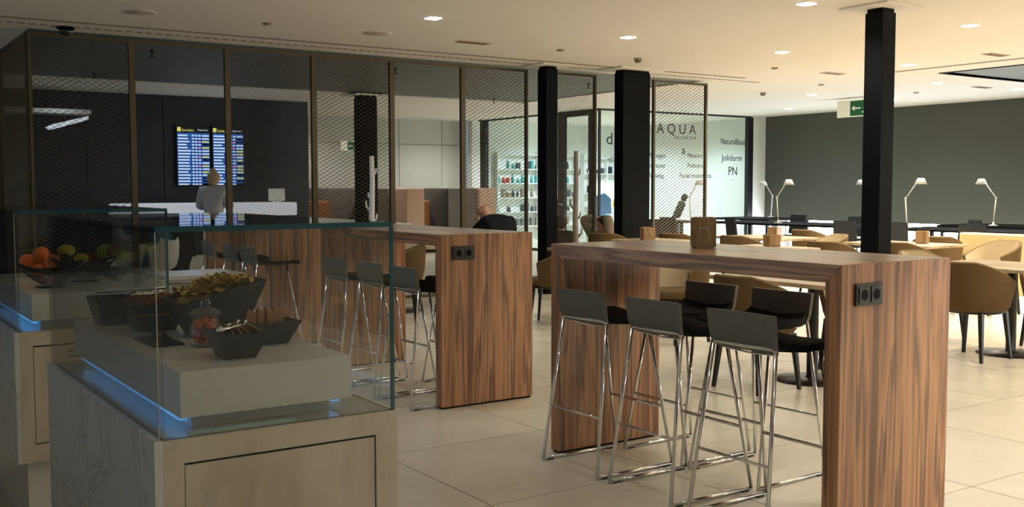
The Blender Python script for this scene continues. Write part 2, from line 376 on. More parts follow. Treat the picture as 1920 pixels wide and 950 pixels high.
def f_vent(t):
    MB().box(-.2, .2, -.07, .07, -.008, 0).build('plate', M_DET, t)
    for k in range(5): MB().box(-.18, .18, -.055+k*.025, -.045+k*.025, -.012, -.008).build('slat', mat('vent_dark', srgb(120, 96, 70), .6), t)
def f_spr(t):
    MB().lathe([(.03, 0), (.03, -.01)], n=12).build('plate', M_BLACK, t); MB().tube([(0, 0, -.01), (0, 0, -.07)], .008).build('stem', M_BLACK, t)
    MB().lathe([(.03, -.07), (.03, -.074)], n=12).build('deflector', M_BLACK, t)
for x, y, l_ in ((8.49, 9.74, 'smoke detector on the ceiling above the broad black column'), (13.28, 12.06, 'smoke detector on the ceiling left of the exit sign')): small('smoke_detector', l_, 'smoke detector', x, y, f_smoke)
for x, y, l_ in ((3.7, 9.66, 'round ceiling sensor above the third brass screen'), (7.22, 9.64, 'round ceiling sensor above the slim black column of the screens'), (10.69, 9.51, 'round ceiling sensor left of the front column, nearer one'),
                 (13.01, 10.63, 'round ceiling sensor left of the front column, over the exit sign'), (15.44, 10.64, 'round ceiling sensor right of the front column')): small('ceiling_sensor', l_, 'sensor', x, y, f_disc)
for x, y, l_ in ((2.51, 9.69, 'flat round ceiling speaker above the flight boards'), (4.88, 9.66, 'flat round ceiling speaker left of the lone middle downlight')): small('ceiling_speaker', l_, 'speaker', x, y, f_speaker)
for x, y, l_ in ((6.06, 9.68, 'slotted ceiling vent above the mesh screen of the seated man'), (11.85, 7.09, 'brown slotted ceiling vent beside the dark ceiling recess'), (11.87, 9.5, 'faint ceiling vent left of the front column'), (15.51, 9.5, 'faint ceiling vent right of the dark recess corner')): small('ceiling_vent', l_, 'vent', x, y, f_vent)
for px, py, l_ in ((285, 95, 'sprinkler head hanging from the dark ceiling behind the open brass frame'), (177, 137, 'sprinkler head behind the leftmost mesh screen'), (741, 128, 'sprinkler head behind the frame left of the grey booth'), (926, 185, 'sprinkler head above the seated man'), (1103, 157, 'sprinkler head left of the broad column')):
    p = atz(px, py, CEIL+.02); t = thing('sprinkler', l_, 'sprinkler', (p.x, p.y, CEIL+.02)); f_spr(t)
t = thing('dome_camera', 'dark glass dome security camera on the ceiling at far left', 'camera', (2.14, 11.0, CEIL))
MB().lathe([(.085, 0), (.085, -.02), (.07, -.025)]).build('mount', M_BLACK, t)
MB().lathe([(.068, -.022), (.066, -.05), (.05, -.075), (.025, -.09)]).build('dome', mat('smoked_dome', srgb(14, 16, 20), .08, coat=.8), t)

# ------------------------------------------------------------------ exit signs
def running_man(mb, s=1.0):   # little figure in a 1x1 cell, x right, z up
    mb.lathe([(.0, 0)]*2, n=3) if False else None
    def bar(a, b_, r):
        d = Vector((b_[0]-a[0], 0, b_[1]-a[1])); n_ = Vector((-d.z, 0, d.x)).normalized()*r
        q = [Vector((a[0], 0, a[1]))+n_, Vector((b_[0], 0, b_[1]))+n_, Vector((b_[0], 0, b_[1]))-n_, Vector((a[0], 0, a[1]))-n_]
        mb.prism([(p.x*s, p.z*s) for p in q], -.002, 0, 'y')
    bar((.52, .82), (.62, .92), .07); bar((.50, .76), (.42, .42), .10); bar((.42, .44), (.64, .28), .055); bar((.64, .30), (.60, .06), .05)
    bar((.40, .44), (.26, .24), .055); bar((.28, .25), (.08, .22), .05); bar((.50, .72), (.28, .62), .045); bar((.28, .62), (.18, .46), .04); bar((.54, .72), (.70, .58), .045); bar((.70, .58), (.82, .68), .04)
def exit_sign(name, label, loc, rz, W_, H_, hang=0):
    t = thing(name, label, 'sign', loc, rz)
    MB().box(0, W_, 0, .03, 0, H_).build('housing', M_SIGNW, t, .004)
    MB().box(W_*.04, W_*.33, -.004, 0, H_*.07, H_*.93).build('door_panel', M_SIGNW, t)
    MB().box(W_*.34, W_*.97, -.004, 0, H_*.06, H_*.94).build('green_panel', M_SIGNG, t)
    a = MB().prism([(W_*.38, H_*.5), (W_*.45, H_*.66), (W_*.45, H_*.54), (W_*.60, H_*.54), (W_*.60, H_*.46), (W_*.45, H_*.46), (W_*.45, H_*.34)], -.007, -.004, 'y')
    a.build('arrow', M_SIGNW, t)
    r = MB(); running_man(r, H_*.9); o = r.build('running_figure', M_SIGNW, t); o.location = (W_*.62, -.004, H_*.05)
    if hang:
        for a in (.15, .85): MB().tube([(W_*a, .015, H_), (W_*a, .015, H_+hang)], .006, 6).build('hanger', M_ALU, t)
    return t
p = atY(638, 282, 21.4); q = atY(674, 265, 21.4)
exit_sign('exit_sign', 'green running man exit sign on the far pale wall, behind the mesh', (p.x, 21.36, p.z), 0, q.x-p.x, q.z-p.z)
p = atX(1569, 221, 15.6); q = atX(1569, 190, 15.6)
exit_sign('hanging_exit_sign', 'green exit sign with white arrow hanging under the ceiling behind the front column', (15.6, p.y, p.z), -pi/2, .86, q.z-p.z, CEIL-q.z)

# ------------------------------------------------------------------ reception: flight boards, counter
M_SCRB = mat('screen_blue', srgb(20, 60, 130), .2, emit=.6, ecol=srgb(38, 92, 170)); M_SCRW = mat('screen_white', srgb(190, 205, 225), .3, emit=.75, ecol=srgb(170, 190, 215))
M_SCRY = mat('screen_yellow', srgb(200, 200, 110), .3, emit=.6, ecol=srgb(200, 200, 110)); M_SCRP = mat('screen_pink', srgb(200, 110, 170), .3, emit=.8, ecol=srgb(200, 110, 170))
def board(x0, x1, z0, z1, label, nm='Sortides', seed=1):
    t = thing('flight_board', label, 'screen', (x0, 18.02, z0)); W_, H_ = x1-x0, z1-z0; rnd = random.Random(seed)
    MB().box(-.02, W_+.02, -.06, .02, -.03, H_+.03).build('casing', M_FRAME, t)
    MB().box(.0, W_, -.064, -.06, .0, H_*.9).build('display', M_SCRB, t)
    rows = {'w': MB(), 'y': MB(), 'p': MB(), 'd': MB()}
    MB().box(.0, W_*.11, -.068, -.062, H_*.925, H_).build('header_icon', M_SCRY, t)
    text(nm, .062, (W_*.14, -.064, H_*.93), RXZ, M_SCRY, t, 'header', .002); text('Departures', .038, (W_*.64, -.064, H_*.945), RXZ, M_SCRW, t, 'header', .002)
    for r in range(17):
        z = H_*.87-r*H_*.053; h = H_*.026
        rows['w'].box(W_*.01, W_*(.28+rnd.random()*.14), -.069, -.065, z-h, z); rows['w'].box(W_*.45, W_*.52, -.069, -.065, z-h, z)
        rows['w'].box(W_*.55, W_*.62, -.069, -.065, z-h, z); rows['p' if r in (2, 4, 7, 10) else 'w'].box(W_*.65, W_*.73, -.069, -.065, z-h, z)
        k = rnd.random(); rows['y' if k < .3 else ('w' if k < .8 else 'd')].box(W_*.77, W_*.99, -.069, -.065, z-h, z)
        rows['d'].box(W_*.0, W_, -.067, -.0645, z-H_*.05, z-H_*.042)
    for k, m_ in (('w', M_SCRW), ('y', M_SCRY), ('p', M_SCRP), ('d', M_BLACK)): tag(rows[k].build('flight_rows', m_, t), kind='stuff')
board(5.24, 5.79, 1.45, 2.44, 'left flight departures board with blue rows on the black wall', 'Sortides', 3)
board(5.86, 6.40, 1.45, 2.44, 'right flight departures board, partly behind a brass post', 'Salidas', 5)
t = thing('reception_counter', 'long white topped reception counter in front of the black wall', 'counter', (3.9, 16.6, 0))
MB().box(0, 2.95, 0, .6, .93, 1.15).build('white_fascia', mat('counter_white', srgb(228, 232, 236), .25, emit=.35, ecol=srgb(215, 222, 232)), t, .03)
MB().box(.1, 2.85, .06, .6, .0, .93).build('base', mat('counter_dark', srgb(52, 56, 60), .5), t)
t = thing('monitor', 'white backed monitor on the right end of the reception counter', 'monitor', (6.585, 16.85, 1.152))
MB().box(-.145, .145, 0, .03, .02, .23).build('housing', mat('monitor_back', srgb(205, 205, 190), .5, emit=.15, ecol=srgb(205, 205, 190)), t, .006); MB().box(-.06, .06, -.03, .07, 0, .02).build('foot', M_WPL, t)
# panel and bar stand in for a further room's lit ceiling, far left
t = thing('far_ceiling_stand_in', 'grey stand-in for a further room ceiling, bright slanting light bar, at far left', 'ceiling stand-in', (3.0, 17.2, 2.45))
a, b_ = atY(84, 239, 17.2), atY(165, 221, 17.2)
MB().box(-.9, b_.x-3.0+.05, 0, .5, .10, .17).build('panel', M_GWALL, t)
d = MB().prism([(a.x-3.0, a.z-2.45), (a.x-3.0+.06, a.z-2.45-.04), (b_.x-3.0, b_.z-2.45-.03), (b_.x-3.0, b_.z-2.45+.03), (a.x-2.9, a.z-2.45+.05)], -.04, -.01, 'y')
d.build('light_bar', mat('dim_lens', srgb(200, 208, 214), .5, emit=.35, ecol=srgb(200, 208, 214)), t)
# vertical pictograms on the pale wall
t = thing('wall_pictograms', 'two dark brown pictograms one above the other on the pale wall', 'sign', (8.56, 21.39, 1.95))
for z0 in (0, .42):
    k = MB()
    for (x0, x1, z1, z2) in ((0, .03, 0, .34), (.12, .15, 0, .34), (0, .15, .30, .34), (0, .15, .14, .18), (0, .15, 0, .03), (.05, .10, .20, .27)): k.box(x0, x1, -.01, 0, z0+z1, z0+z2)
    k.build('pictogram', mat('sign_brown', srgb(92, 66, 52), .6), t)

# ------------------------------------------------------------------ spa salon behind glass
SX, SY = 13.2, 16.3
struct('wall_salon', B(13.1, 18.3, 21.0, 21.2, 0, CEIL).box(18.0, 18.3, 16.3, 21.2, 0, CEIL), M_WWALL)
struct('trim_5', B(17.6, 18.0, 16.25, 16.4, 0, CEIL), M_WWALL)
def pane(name, label, x0, x1, y0, y1):
    return tag(MB().box(x0, x1, y0, y1, .06, CEIL-.04).build(name, M_WGLASS), label, 'glass panel')
wn = struct('window_2', MB().box(SX-.03, 17.55, SY-.03, SY+.03, CEIL-.035, CEIL-.0).box(17.44, 17.60, SY-.05, SY+.05, 0, CEIL-.035).box(SX-.03, 17.4, SY-.03, SY+.03, 0, .06), M_FRAME)
for a, b_ in ((13.24, 14.6), (14.6, 16.03), (16.03, 17.44)): MB().box(a+.004, b_-.004, SY-.006, SY+.006, .06, CEIL-.035).build('pane', M_WGLASS, wn)
MB().box(13.17, 13.22, SY-.02, SY+.02, .06, CEIL-.035).build('corner_post', M_FRAME, wn)
ws = struct('window_3', MB().box(SX-.03, SX+.03, SY, 20.8, CEIL-.035, CEIL).box(SX-.05, SX+.05, 20.50, 20.72, 0, CEIL-.035).box(SX-.03, SX+.03, 17.75, 20.5, 0, .06), M_FRAME)
for a, b_ in ((17.72, 19.1), (19.1, 20.5)): MB().box(SX-.006, SX+.006, a+.004, b_-.004, .06, CEIL-.035).build('pane', M_WGLASS, ws)
dr = struct('door_1', MB().box(SX-.04, SX+.04, 17.44, 17.66, 0, CEIL-.035).box(SX-.04, SX+.04, 16.44, 16.62, 0, CEIL-.035).box(SX-.04, SX+.04, 16.62, 17.44, 2.86, CEIL-.035).box(SX-.04, SX+.04, 16.62, 17.44, 0, .12), M_FRAME)
MB().box(SX-.006, SX+.006, 16.62, 17.44, .12, 2.86).build('pane', M_WGLASS, dr)
MB().box(SX-.09, SX-.04, 17.40, 17.60, .88, 1.14).build('lock_case', M_FRAME, dr, .005); MB().tube([(SX-.10, 17.5, 1.04), (SX-.13, 17.5, 1.04), (SX-.13, 17.38, 1.04)], .012).build('handle', M_CHROME, dr)
MB().tube([(SX-.08, 16.55, 1.45), (SX-.08, 16.55, 1.75)], .018).build('pull_bar', M_CHROME, dr)
# lettering on the front glass (each word a part of the lettering)
def let(label, name, rows):
    t = thing(name, label, 'lettering', (0, SY-.02, 0))
    for body, size, x, z, sx_ in rows: text(body, size, (x, 0, z), RXZ, M_TEXT, t, 'word', .002, 'LEFT', sx_, 0)
    return t
def wz(px, py): p = atY(px, py, SY-.02); return p.x, p.z
def row(body, px, py, h, wpx, kx=1.0):
    x, z = wz(px, py); x2, _ = wz(px+wpx, py); est = len(body)*.55*h*1.38
    return (body, h*1.38, x, z, kx)
let('large spaced AQUA SALON SPA lettering on the spa window', 'spa_name_lettering', [('A Q U A', .30, 14.72, 2.53, 1.02), ('S A L O N  S P A', .09, 15.22, 2.42, 1.0)])
let('list of spa treatments in small black letters on the spa window', 'treatment_lettering',
    [('Massages', .14, wz(1214, 295)[0], wz(1214, 295)[1], 1), ('Hairdresser', .14, wz(1207, 314)[0], wz(1207, 314)[1], .9), ('Waxing', .14, wz(1218, 333)[0], wz(1218, 333)[1], .9),
     ('Manicure', .135, wz(1289, 295)[0], wz(1289, 295)[1], .9), ('Pedicure', .135, wz(1289, 314)[0], wz(1289, 314)[1], .95), ('Facial treatments', .14, wz(1274, 333)[0], wz(1274, 333)[1], .98), ('a', .26, wz(1278, 289)[0], wz(1278, 289)[1], 1)])
let('NaturaBissé name on the right of the spa window', 'upper_brand_lettering', [('NaturaBissé', .185, wz(1351, 270)[0], wz(1351, 270)[1], .86)])
let('Joliderm name on the right of the spa window', 'middle_brand_lettering', [('Joliderm', .19, wz(1353, 301)[0], wz(1353, 301)[1], 1.0)])
let('PN monogram with underline on the right of the spa window', 'monogram_lettering', [('PN', .27, wz(1365, 328)[0], wz(1365, 328)[1], .85), ('_______', .06, wz(1366, 337)[0], wz(1366, 337)[1], 1)])
let('rounded d lettering beside the broad column', 'side_brand_lettering', [('d', .34, wz(1136, 270)[0], wz(1136, 270)[1], 1.1), ('MO', .11, wz(1138, 303)[0], wz(1138, 303)[1], 1)])
# display shelving inside the salon
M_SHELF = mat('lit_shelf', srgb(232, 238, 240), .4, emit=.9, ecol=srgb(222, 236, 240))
def shelving(name, label, x, y, wd, rz, cols, seed, zs):
    t = thing(name, label, 'shelving', (x, y, 0), rz); rnd = random.Random(seed)
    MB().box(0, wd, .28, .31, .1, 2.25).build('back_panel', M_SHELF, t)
    for z in zs: MB().box(0, wd, 0, .28, z-.02, z).build('shelf', M_WWALL, t)
    for a in (-.02, wd/2, wd): MB().box(a, a+.02, 0, .28, .1, 2.25).build('upright', M_WWALL, t)
    k = 0
    for zi, z in enumerate(zs[:-1]):
        xx = .05; k = 0
        while xx < wd-.15:
            if rnd.random() < .68:
                h = .1+rnd.random()*.11; ww = .05+rnd.random()*.07; c_ = cols[zi % len(cols)][rnd.randrange(len(cols[zi % len(cols)]))]
                wpt = Matrix.Rotation(rz, 4, 'Z') @ Vector((xx+ww/2, .12, z)) + Vector((x, y, 0))
                b2 = MB(); 
                if rnd.random() < .5: b2.box(-ww/2, ww/2, -.05, .05, 0, h)
                else: b2.lathe([(ww*.4, 0), (ww*.4, h*.7), (ww*.18, h*.8), (ww*.18, h)], n=8)
                o = b2.build('product_pack', mat('product_'+str(c_), srgb(*c_), .5)); o.location = wpt; o.rotation_euler = (0, 0, rz)
                k += 1; tag(o, '%s pack, %s from the left on the %s shelf %s' % (CN[c_], ON[k], ['bottom', 'second', 'third', 'fourth', 'fifth', 'sixth'][zi], 'behind the spa side window' if name[0] == 'p' else 'seen through the spa door'), 'product', 'product packs in the %s' % name.replace('_', ' '))
            xx += .14
ON = ['', 'first', 'second', 'third', 'fourth', 'fifth', 'sixth', 'seventh', 'eighth', 'ninth', 'tenth', 'eleventh', 'twelfth', 'thirteenth', 'fourteenth', 'fifteenth', 'sixteenth', 'seventeenth']
CN = {(60, 66, 72): 'charcoal', (70, 160, 160): 'teal', (200, 70, 60): 'red', (150, 130, 110): 'beige', (120, 125, 125): 'grey', (170, 165, 150): 'pale', (40, 46, 70): 'navy'}
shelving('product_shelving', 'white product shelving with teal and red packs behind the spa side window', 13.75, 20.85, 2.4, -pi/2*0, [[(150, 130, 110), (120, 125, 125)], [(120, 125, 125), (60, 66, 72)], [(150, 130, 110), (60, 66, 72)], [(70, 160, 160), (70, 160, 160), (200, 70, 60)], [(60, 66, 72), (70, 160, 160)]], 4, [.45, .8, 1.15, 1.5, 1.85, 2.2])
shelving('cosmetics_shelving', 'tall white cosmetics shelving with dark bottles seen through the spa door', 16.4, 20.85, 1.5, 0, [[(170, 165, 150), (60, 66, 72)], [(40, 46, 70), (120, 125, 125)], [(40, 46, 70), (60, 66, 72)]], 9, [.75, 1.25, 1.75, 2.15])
t = thing('treatment_chair', 'white treatment chair with black headrest inside the spa', 'chair', (16.3, 17.6, 0), .3)
MB().box(-.3, .3, -.3, .3, 0, .08).build('base', M_WPL, t, .02); MB().tube([(0, 0, .08), (0, 0, .55)], .06).build('column', M_ALU, t)
MB().box(-.35, .35, -.28, .28, .55, .68).build('seat', M_WPL, t, .05); MB().tube([(.3, 0, .66), (.62, 0, 1.02)], .09).build('backrest', M_BLKF, t); MB().tube([(.68, 0, 1.10), (.76, 0, 1.2)], .07).build('headrest', M_BLKF, t)
t = thing('blue_tub_chair', 'pale blue tub chair inside the spa beside the broad column', 'chair', (14.25, 17.3, 0)); mb_ = mat('blue_plastic', srgb(110, 150, 200), .5)
MB().lathe([(.05, 0), (.3, .42), (.34, .5)]).build('base', M_WPL, t)
for a in (0,): MB().prism([(-.3, .5), (.3, .5), (.28, 1.15), (.1, 1.28), (-.18, 1.2)], .22, .3, 'y').build('backrest', mb_, t, .02)
t = thing('lit_display_box', 'glowing yellow display niche low behind the spa window', 'display', (15.0, 18.6, .95))
MB().box(0, .95, 0, .25, 0, .55).build('box', mat('yellow_glow', srgb(240, 236, 190), .5, emit=1.2, ecol=srgb(240, 236, 190)), t)
for k in range(5): MB().lathe([(.03, 0), (.03, .1), (.012, .13), (.012, .17)], (.12+k*.17, -.05, 0), 8).build('bottle', mat('amber', srgb(200, 160, 60), .3), t)
MB().box(-.1, 1.05, -.15, .3, -.95, -.0).build('plinth', M_WWALL, t)

# ================================================================== FURNITURE
TW, TL, TH, LT, TT = .695, 1.84, 1.10, .0755, .072
def bar_table(x, y, label, socket=True):
    t = thing('bar_table', label, 'table', (x, y, 0), 0, 'high walnut bar tables')
    o = MB().prism([(.0004, TH), (LT, TH-TT), (TL-LT, TH-TT), (TL-.0004, TH)], 0, TW, 'x').build('tabletop', M_WOODH, t, .0025)
    MB().prism([(0, .012), (LT, .012), (LT, TH-TT), (0, TH-.0004)], 0, TW, 'x').build('leg_panel', M_WOODV, t, .0025)
    MB().prism([(TL-LT, .012), (TL, .012), (TL, TH-.0004), (TL-LT, TH-TT)], 0, TW, 'x').build('leg_panel', M_WOODV, t, .0025)
    for a in (0, TL-LT): MB().box(.01, TW-.01, a+.01, a+LT-.01, 0, .012).build('foot_plinth', M_BLACK, t)
    if socket:
        p = MB().box(.076, .24, -.010, 0, .938, 1.024).build('socket_plate', M_PLAST, t, .004)
        for cx in (.122, .195):
            MB().box(cx-.031, cx+.031, -.0135, -.010, .950, 1.012).build('socket_insert', mat('socket_insert', srgb(46, 48, 46), .45), p, .002)
            a = MB(); n = 20
            a.add([(cx+.021*cos(2*pi*i/n), -.0142, .981+.021*sin(2*pi*i/n)) for i in range(n)], [tuple(range(n))]); a.build('socket_hole', M_BLACK, p)
    return t
bar_table(3.19, 2.497, 'nearest walnut bar table with double socket and a wooden napkin box on top')
bar_table(3.227, 5.54, 'middle walnut bar table beside the glass case, dark socket plate on its end')
bar_table(3.30, 8.58, 'farthest walnut bar table, seen through the glass of the front case', False)

# bar stools ------------------------------------------------------------------
def make_stool(label, loc, rz):
    t = thing('bar_stool', label, 'bar stool', loc, rz, None)
    # moulded back: profile in x,z swept over y with rounded sides
    rows = []
    for (x, z, hw) in ((-.125, .722, .150), (-.150, .742, .172), (-.162, .775, .178), (-.170, .83, .181), (-.176, .884, .183)):
        rows.append([(x+.012*(1-abs(u)), u*hw, z) for u in (-1, -.5, 0, .5, 1)])
    back = [[(p[0]-.006, p[1], p[2]) for p in r] for r in rows]; front = [[(p[0]+.014, p[1], p[2]) for p in r] for r in rows]
    def slab(A, B_):
        m_ = MB(); n = len(A[0]); k = len(A); m_.grid(A); m_.grid([r[::-1] for r in B_])
        m_.grid([[r[0] for r in A], [r[0] for r in B_]]); m_.grid([[r[-1] for r in B_], [r[-1] for r in A]]); m_.grid([A[-1], B_[-1]]); m_.grid([B_[0], A[0]]); return m_
    slab(back, front).build('backrest', M_STOOLB, t)
    rows = []
    for (x, z, hw) in ((-.14, .745, .17), (-.10, .722, .182), (0, .712, .198), (.12, .716, .205), (.20, .722, .20), (.235, .712, .185)):
        rows.append([(x, u*hw, z+.016*u*u) for u in (-1, -.6, 0, .6, 1)])
    slab([[(p[0], p[1], p[2]+.03) for p in r] for r in rows], rows).build('seat', M_STOOLS, t)
    for s in (-1, 1):
        MB().tube([(-.243, s*.218, .012), (-.150, s*.170, .738)], .0085, 8).build('leg', M_CHROME, t)
        MB().tube([(.243, s*.218, .012), (.115, s*.172, .722)], .0085, 8).build('leg', M_CHROME, t)
        MB().tube([(-.243, s*.218, .010), (.243, s*.218, .010)], .0085, 8).build('sled_rail', M_CHROME, t)
        for a in (-.2, .2): MB().cbox((a, s*.218, .003), (.04, .02, .006)).build('glide', M_PLAST, t)
    MB().tube([(-.150, -.170, .738), (-.1505, -.160, .747), (-.150, 0, .745), (-.1505, .160, .747), (-.150, .170, .738)], .0085, 8).build('back_rail', M_CHROME, t)
    MB().tube([(-.150, -.165, .742), (-.12, -.13, .72), (-.11, 0, .712), (-.12, .13, .72), (-.150, .165, .742)], .005, 6).build('seat_wire', M_CHROME, t)
    MB().tube([(-.206, -.199, .288), (-.206, .199, .288)], .007, 8).build('rear_crossbar', M_CHROME, t)
    MB().tube([(.19, -.197, .300), (.19, .197, .300)], .008, 8).build('footrest', M_CHROME, t)
    MB().tube([(.115, -.172, .722), (.115, .172, .718)], .007, 6).build('front_rail', M_CHROME, t)
    return t
G1 = 'bar stools around the walnut bar tables'
s0 = make_stool('dark grey chrome bar stool at the far left end of the nearest bar table', (3.289, 3.99, 0), 0); s0['group'] = G1
for x, y, rz, l_ in ((3.295, 3.47, -.03, 'middle dark grey chrome bar stool on the left side of the nearest bar table'), (3.289, 2.935, 0, 'dark grey chrome bar stool nearest the camera, beside the socket end of the bar table'),
                     (3.78, 3.93, pi, 'black bar stool on the far side of the nearest table, between the left stools'), (3.78, 3.44, pi+.03, 'black bar stool on the far side of the nearest bar table, behind the nearest stool'),
                     (3.289, 6.89, 0, 'bar stool at the left end of the middle bar table, seen through the glass'), (3.289, 6.34, 0, 'middle bar stool of the middle bar table, seen through the glass case'),
                     (3.289, 5.84, 0, 'bar stool just right of the green glass edge, under the middle bar table'), (3.82, 6.2, pi, 'black bar stool hidden behind the leg on the far side of the middle bar table'),
                     (3.289, 9.775, 0, 'leftmost of the three distant bar stools seen behind the big black bowl'), (3.289, 9.175, 0, 'middle of the three distant bar stools seen behind the big black bowl'),
                     (3.289, 8.69, 0, 'rightmost of the three distant bar stools seen behind the big black bowl')):
    copy_tree(s0, (x, y, 0), rz, l_, G1)

# barrel chairs ------------------------------------------------------------------
def make_barrel(label, loc, rz):
    t = thing('tub_chair', label, 'chair', loc, rz)
    A = [radians(a) for a in range(-118, 119, 12)]
    def top(a): k = abs(a)/radians(118); return .80-.17*max(0, (k-.28)/.72)**1.25
    def ring(rx, ry, z, off=0): return [(-rx*cos(a)*(1.0 if abs(a) < pi/2 else 1.15), ry*sin(a), z if z is not None else top(a)+off) for a in A]
    def shell(r, r_bot, zt, tin):
        return [ring(r_bot, r_bot*.98, .40), ring(r_bot+.02, r_bot+.015, .46), ring(r, r*.99, .60)]
    out = [ring(.235, .235, .395), ring(.262, .262, .43), ring(.292, .288, .55), [(-(.305)*cos(a)*(1 if abs(a) < pi/2 else 1.15), .300*sin(a), top(a)-.012) for a in A]]
    inn = [[(-(.270)*cos(a)*(1 if abs(a) < pi/2 else 1.15), .266*sin(a), top(a)-.012) for a in A], ring(.255, .252, .55), ring(.225, .225, .43)]
    rim = [out[-1], [(-(.288)*cos(a)*(1 if abs(a) < pi/2 else 1.15), .283*sin(a), top(a)) for a in A], inn[0]]
    m_ = MB().grid(out).grid(rim)
    for e in (0, -1): m_.add([r[e] for r in out]+[rim[1][e]]+[r[e] for r in inn], [tuple(range(8))])
    m_.build('backrest_shell', M_BROWN, t); MB().grid(inn).build('inner_lining', M_CREAM, t)
    MB().lathe([(.22, .40), (.245, .42), (.245, .455), (.22, .475), (0.05, .48)], (.03, 0, 0), 24).build('seat', M_BROWN, t)
    MB().lathe([(.21, .375), (.235, .385), (.235, .40)], (.02, 0, 0), 20).build('seat_frame', M_BLKL, t)
    for sx_ in (-1, 1):
        for sy in (-1, 1):
            MB().frustum((sx_*.205, sy*.205, .022, .022), 0, (sx_*.17, sy*.17, .036, .036), .39).build('leg', M_BLKL, t)
    return t
G2 = 'brown and cream tub chairs of the cafe tables'
c0 = make_barrel('brown tub chair seen under the nearest bar table, its back between the black stools', (5.39, 4.92, 0), 0); c0['group'] = G2
for x, y, rz, l_ in ((7.80, 4.80, 0, 'large brown tub chair right of the nearest bar table, legs in full view'),
                     (6.55, 4.95, pi, 'tub chair at the far side of the cafe table under the bar table'), (8.95, 4.72, pi, 'tub chair across the table at the right edge, only its legs visible'),
                     (6.45, 6.85, pi, 'cream lined tub chair seen past the far leg of the nearest bar table'), (9.45, 9.95, .25, 'brown tub chair top just left of the wooden napkin box'),
                     (9.66, 9.05, .1, 'brown tub chair top just right of the wooden napkin box'), (11.75, 9.7, 0, 'light brown tub chair beyond the cafe table left of the front column'),
                     (9.45, 7.50, .15, 'brown tub chair top against the front column, behind the bar table edge'), (10.55, 8.55, pi-.4, 'cream tub chair left of the front column, facing left'),
                     (9.95, 6.92, 0, 'brown tub chair top just right of the front column'), (11.45, 7.55, .5, 'light brown tub chair beyond the cafe table with the square box'),
                     (10.75, 6.42, pi-.3, 'tall cream tub chair in front of the cream banquette'), (8.52, 5.66, -pi/2, 'cream tub chair top rising above the right corner of the nearest bar table'),
                     (6.25, 8.45, 2.3, 'cream and brown tub chair between the two bar tables'), (8.75, 10.55, .4, 'cream brown tub chair under the reclining person'),
                     (5.0, 9.5, 2.6, 'cream tub chair seen under the middle bar table'), (7.9, 12.4, 2.2, 'pale tub chair top left of the seated bald man')):
    copy_tree(c0, (x, y, 0), rz, l_, G2)

def cafe_table(x, y, wx, wy, label, tm=None, h=.74):
    t = thing('cafe_table', label, 'table', (x, y, 0), 0, 'cafe pedestal tables')
    MB().box(-wx/2, wx/2, -wy/2, wy/2, h-.03, h).build('tabletop', tm or M_CAFETOP, t, .003)
    MB().lathe([(.05, .02), (.04, .03), (.04, h-.05), (.16, h-.03)], n=16).build('column', M_BLKL, t)
    MB().lathe([(.27, 0), (.27, .008), (.06, .022)], n=28).build('base_plate', M_BLKL, t)
    return t
cafe_table(5.95, 4.9, .86, 1.25, 'pale cafe table seen under the top of the nearest bar table')
cafe_table(8.26, 4.74, .86, 1.2, 'pale cafe table cut by the right edge with a black round foot')
cafe_table(10.5, 7.35, .74, 1.15, 'pale wood cafe table right of the front column, square box on it')
cafe_table(10.42, 9.35, .78, 1.15, 'pale wood cafe table left of the front column, ribbed box on it')
cafe_table(8.62, 7.75, .7, .9, 'cafe table hidden behind the bar table edge, short box on it')
cafe_table(8.7, 9.62, .7, .9, 'cafe table behind the broad black column, wooden box on it')
cafe_table(6.95, 8.7, .7, .7, 'cafe table between the middle bar table and the slim column')
cafe_table(5.45, 10.35, .8, .8, 'cafe table in front of the seated bald man')
def wood_box(x, y, z, wx, wy, h, label, wire=0, slats=0, rz=0):
    t = thing('napkin_box', label, 'box', (x, y, z), rz, 'wooden boxes on tables'); k = .008
    for n_, a in (('side_board', (-wx/2, -wx/2+k, -wy/2, wy/2)), ('side_board', (wx/2-k, wx/2, -wy/2, wy/2)), ('side_board', (-wx/2+k, wx/2-k, -wy/2, -wy/2+k)), ('side_board', (-wx/2+k, wx/2-k, wy/2-k, wy/2))):
        MB().box(*a, 0.004, h*(1 if a[2] > 0 or not wire else .97)).build(n_, M_BOXW, t, .0015)
    MB().box(-wx/2+k, wx/2-k, -wy/2+k, wy/2-k, 0.0, .01).build('bottom_board', M_BOXW, t)
    if wire:
        q = h*.62; a = wx*.17
        for c_ in ((-wx*.0),): MB().tube([(c_-a, -wy/2-.004, .012), (c_-a, -wy/2-.006, q), (c_-a+.006, -wy/2-.006, q+.006), (c_+a-.006, -wy/2-.006, q+.006), (c_+a, -wy/2-.006, q), (c_+a, -wy/2-.004, .012)], .0018, 6).build('wire_holder', M_ALU, t)
        MB().box(-wx*.34, wx*.34, -wy/2-.003, -wy/2, .0, h*.46).build('lower_slat', M_BOXW, t)
        MB().box(-wx/2+k+.003, wx/2-k-.003, -.02, .02, .012, h*.9).build('napkins', mat('paper_napkin', srgb(190, 160, 120), .9), t)
    if slats:
        for s_ in range(5): MB().box(-wx/2-.002, wx/2+.002, -wy/2-.002, wy/2+.002, h*(.12+s_*.18), h*(.20+s_*.18)).build('slat', M_BOXW, t)
    return t
wood_box(3.56, 3.60, 1.1005, .118, .06, .148, 'wooden napkin box with a wire holder standing on the nearest bar table', wire=1, rz=-.68)
wood_box(8.56, 9.62, .741, .15, .15, .16, 'wooden box behind the far end of the nearest bar table', wire=1, rz=-.4)
wood_box(10.45, 9.25, .741, .13, .13, .13, 'ribbed pale wooden box on the cafe table left of the front column', slats=1, rz=.2)
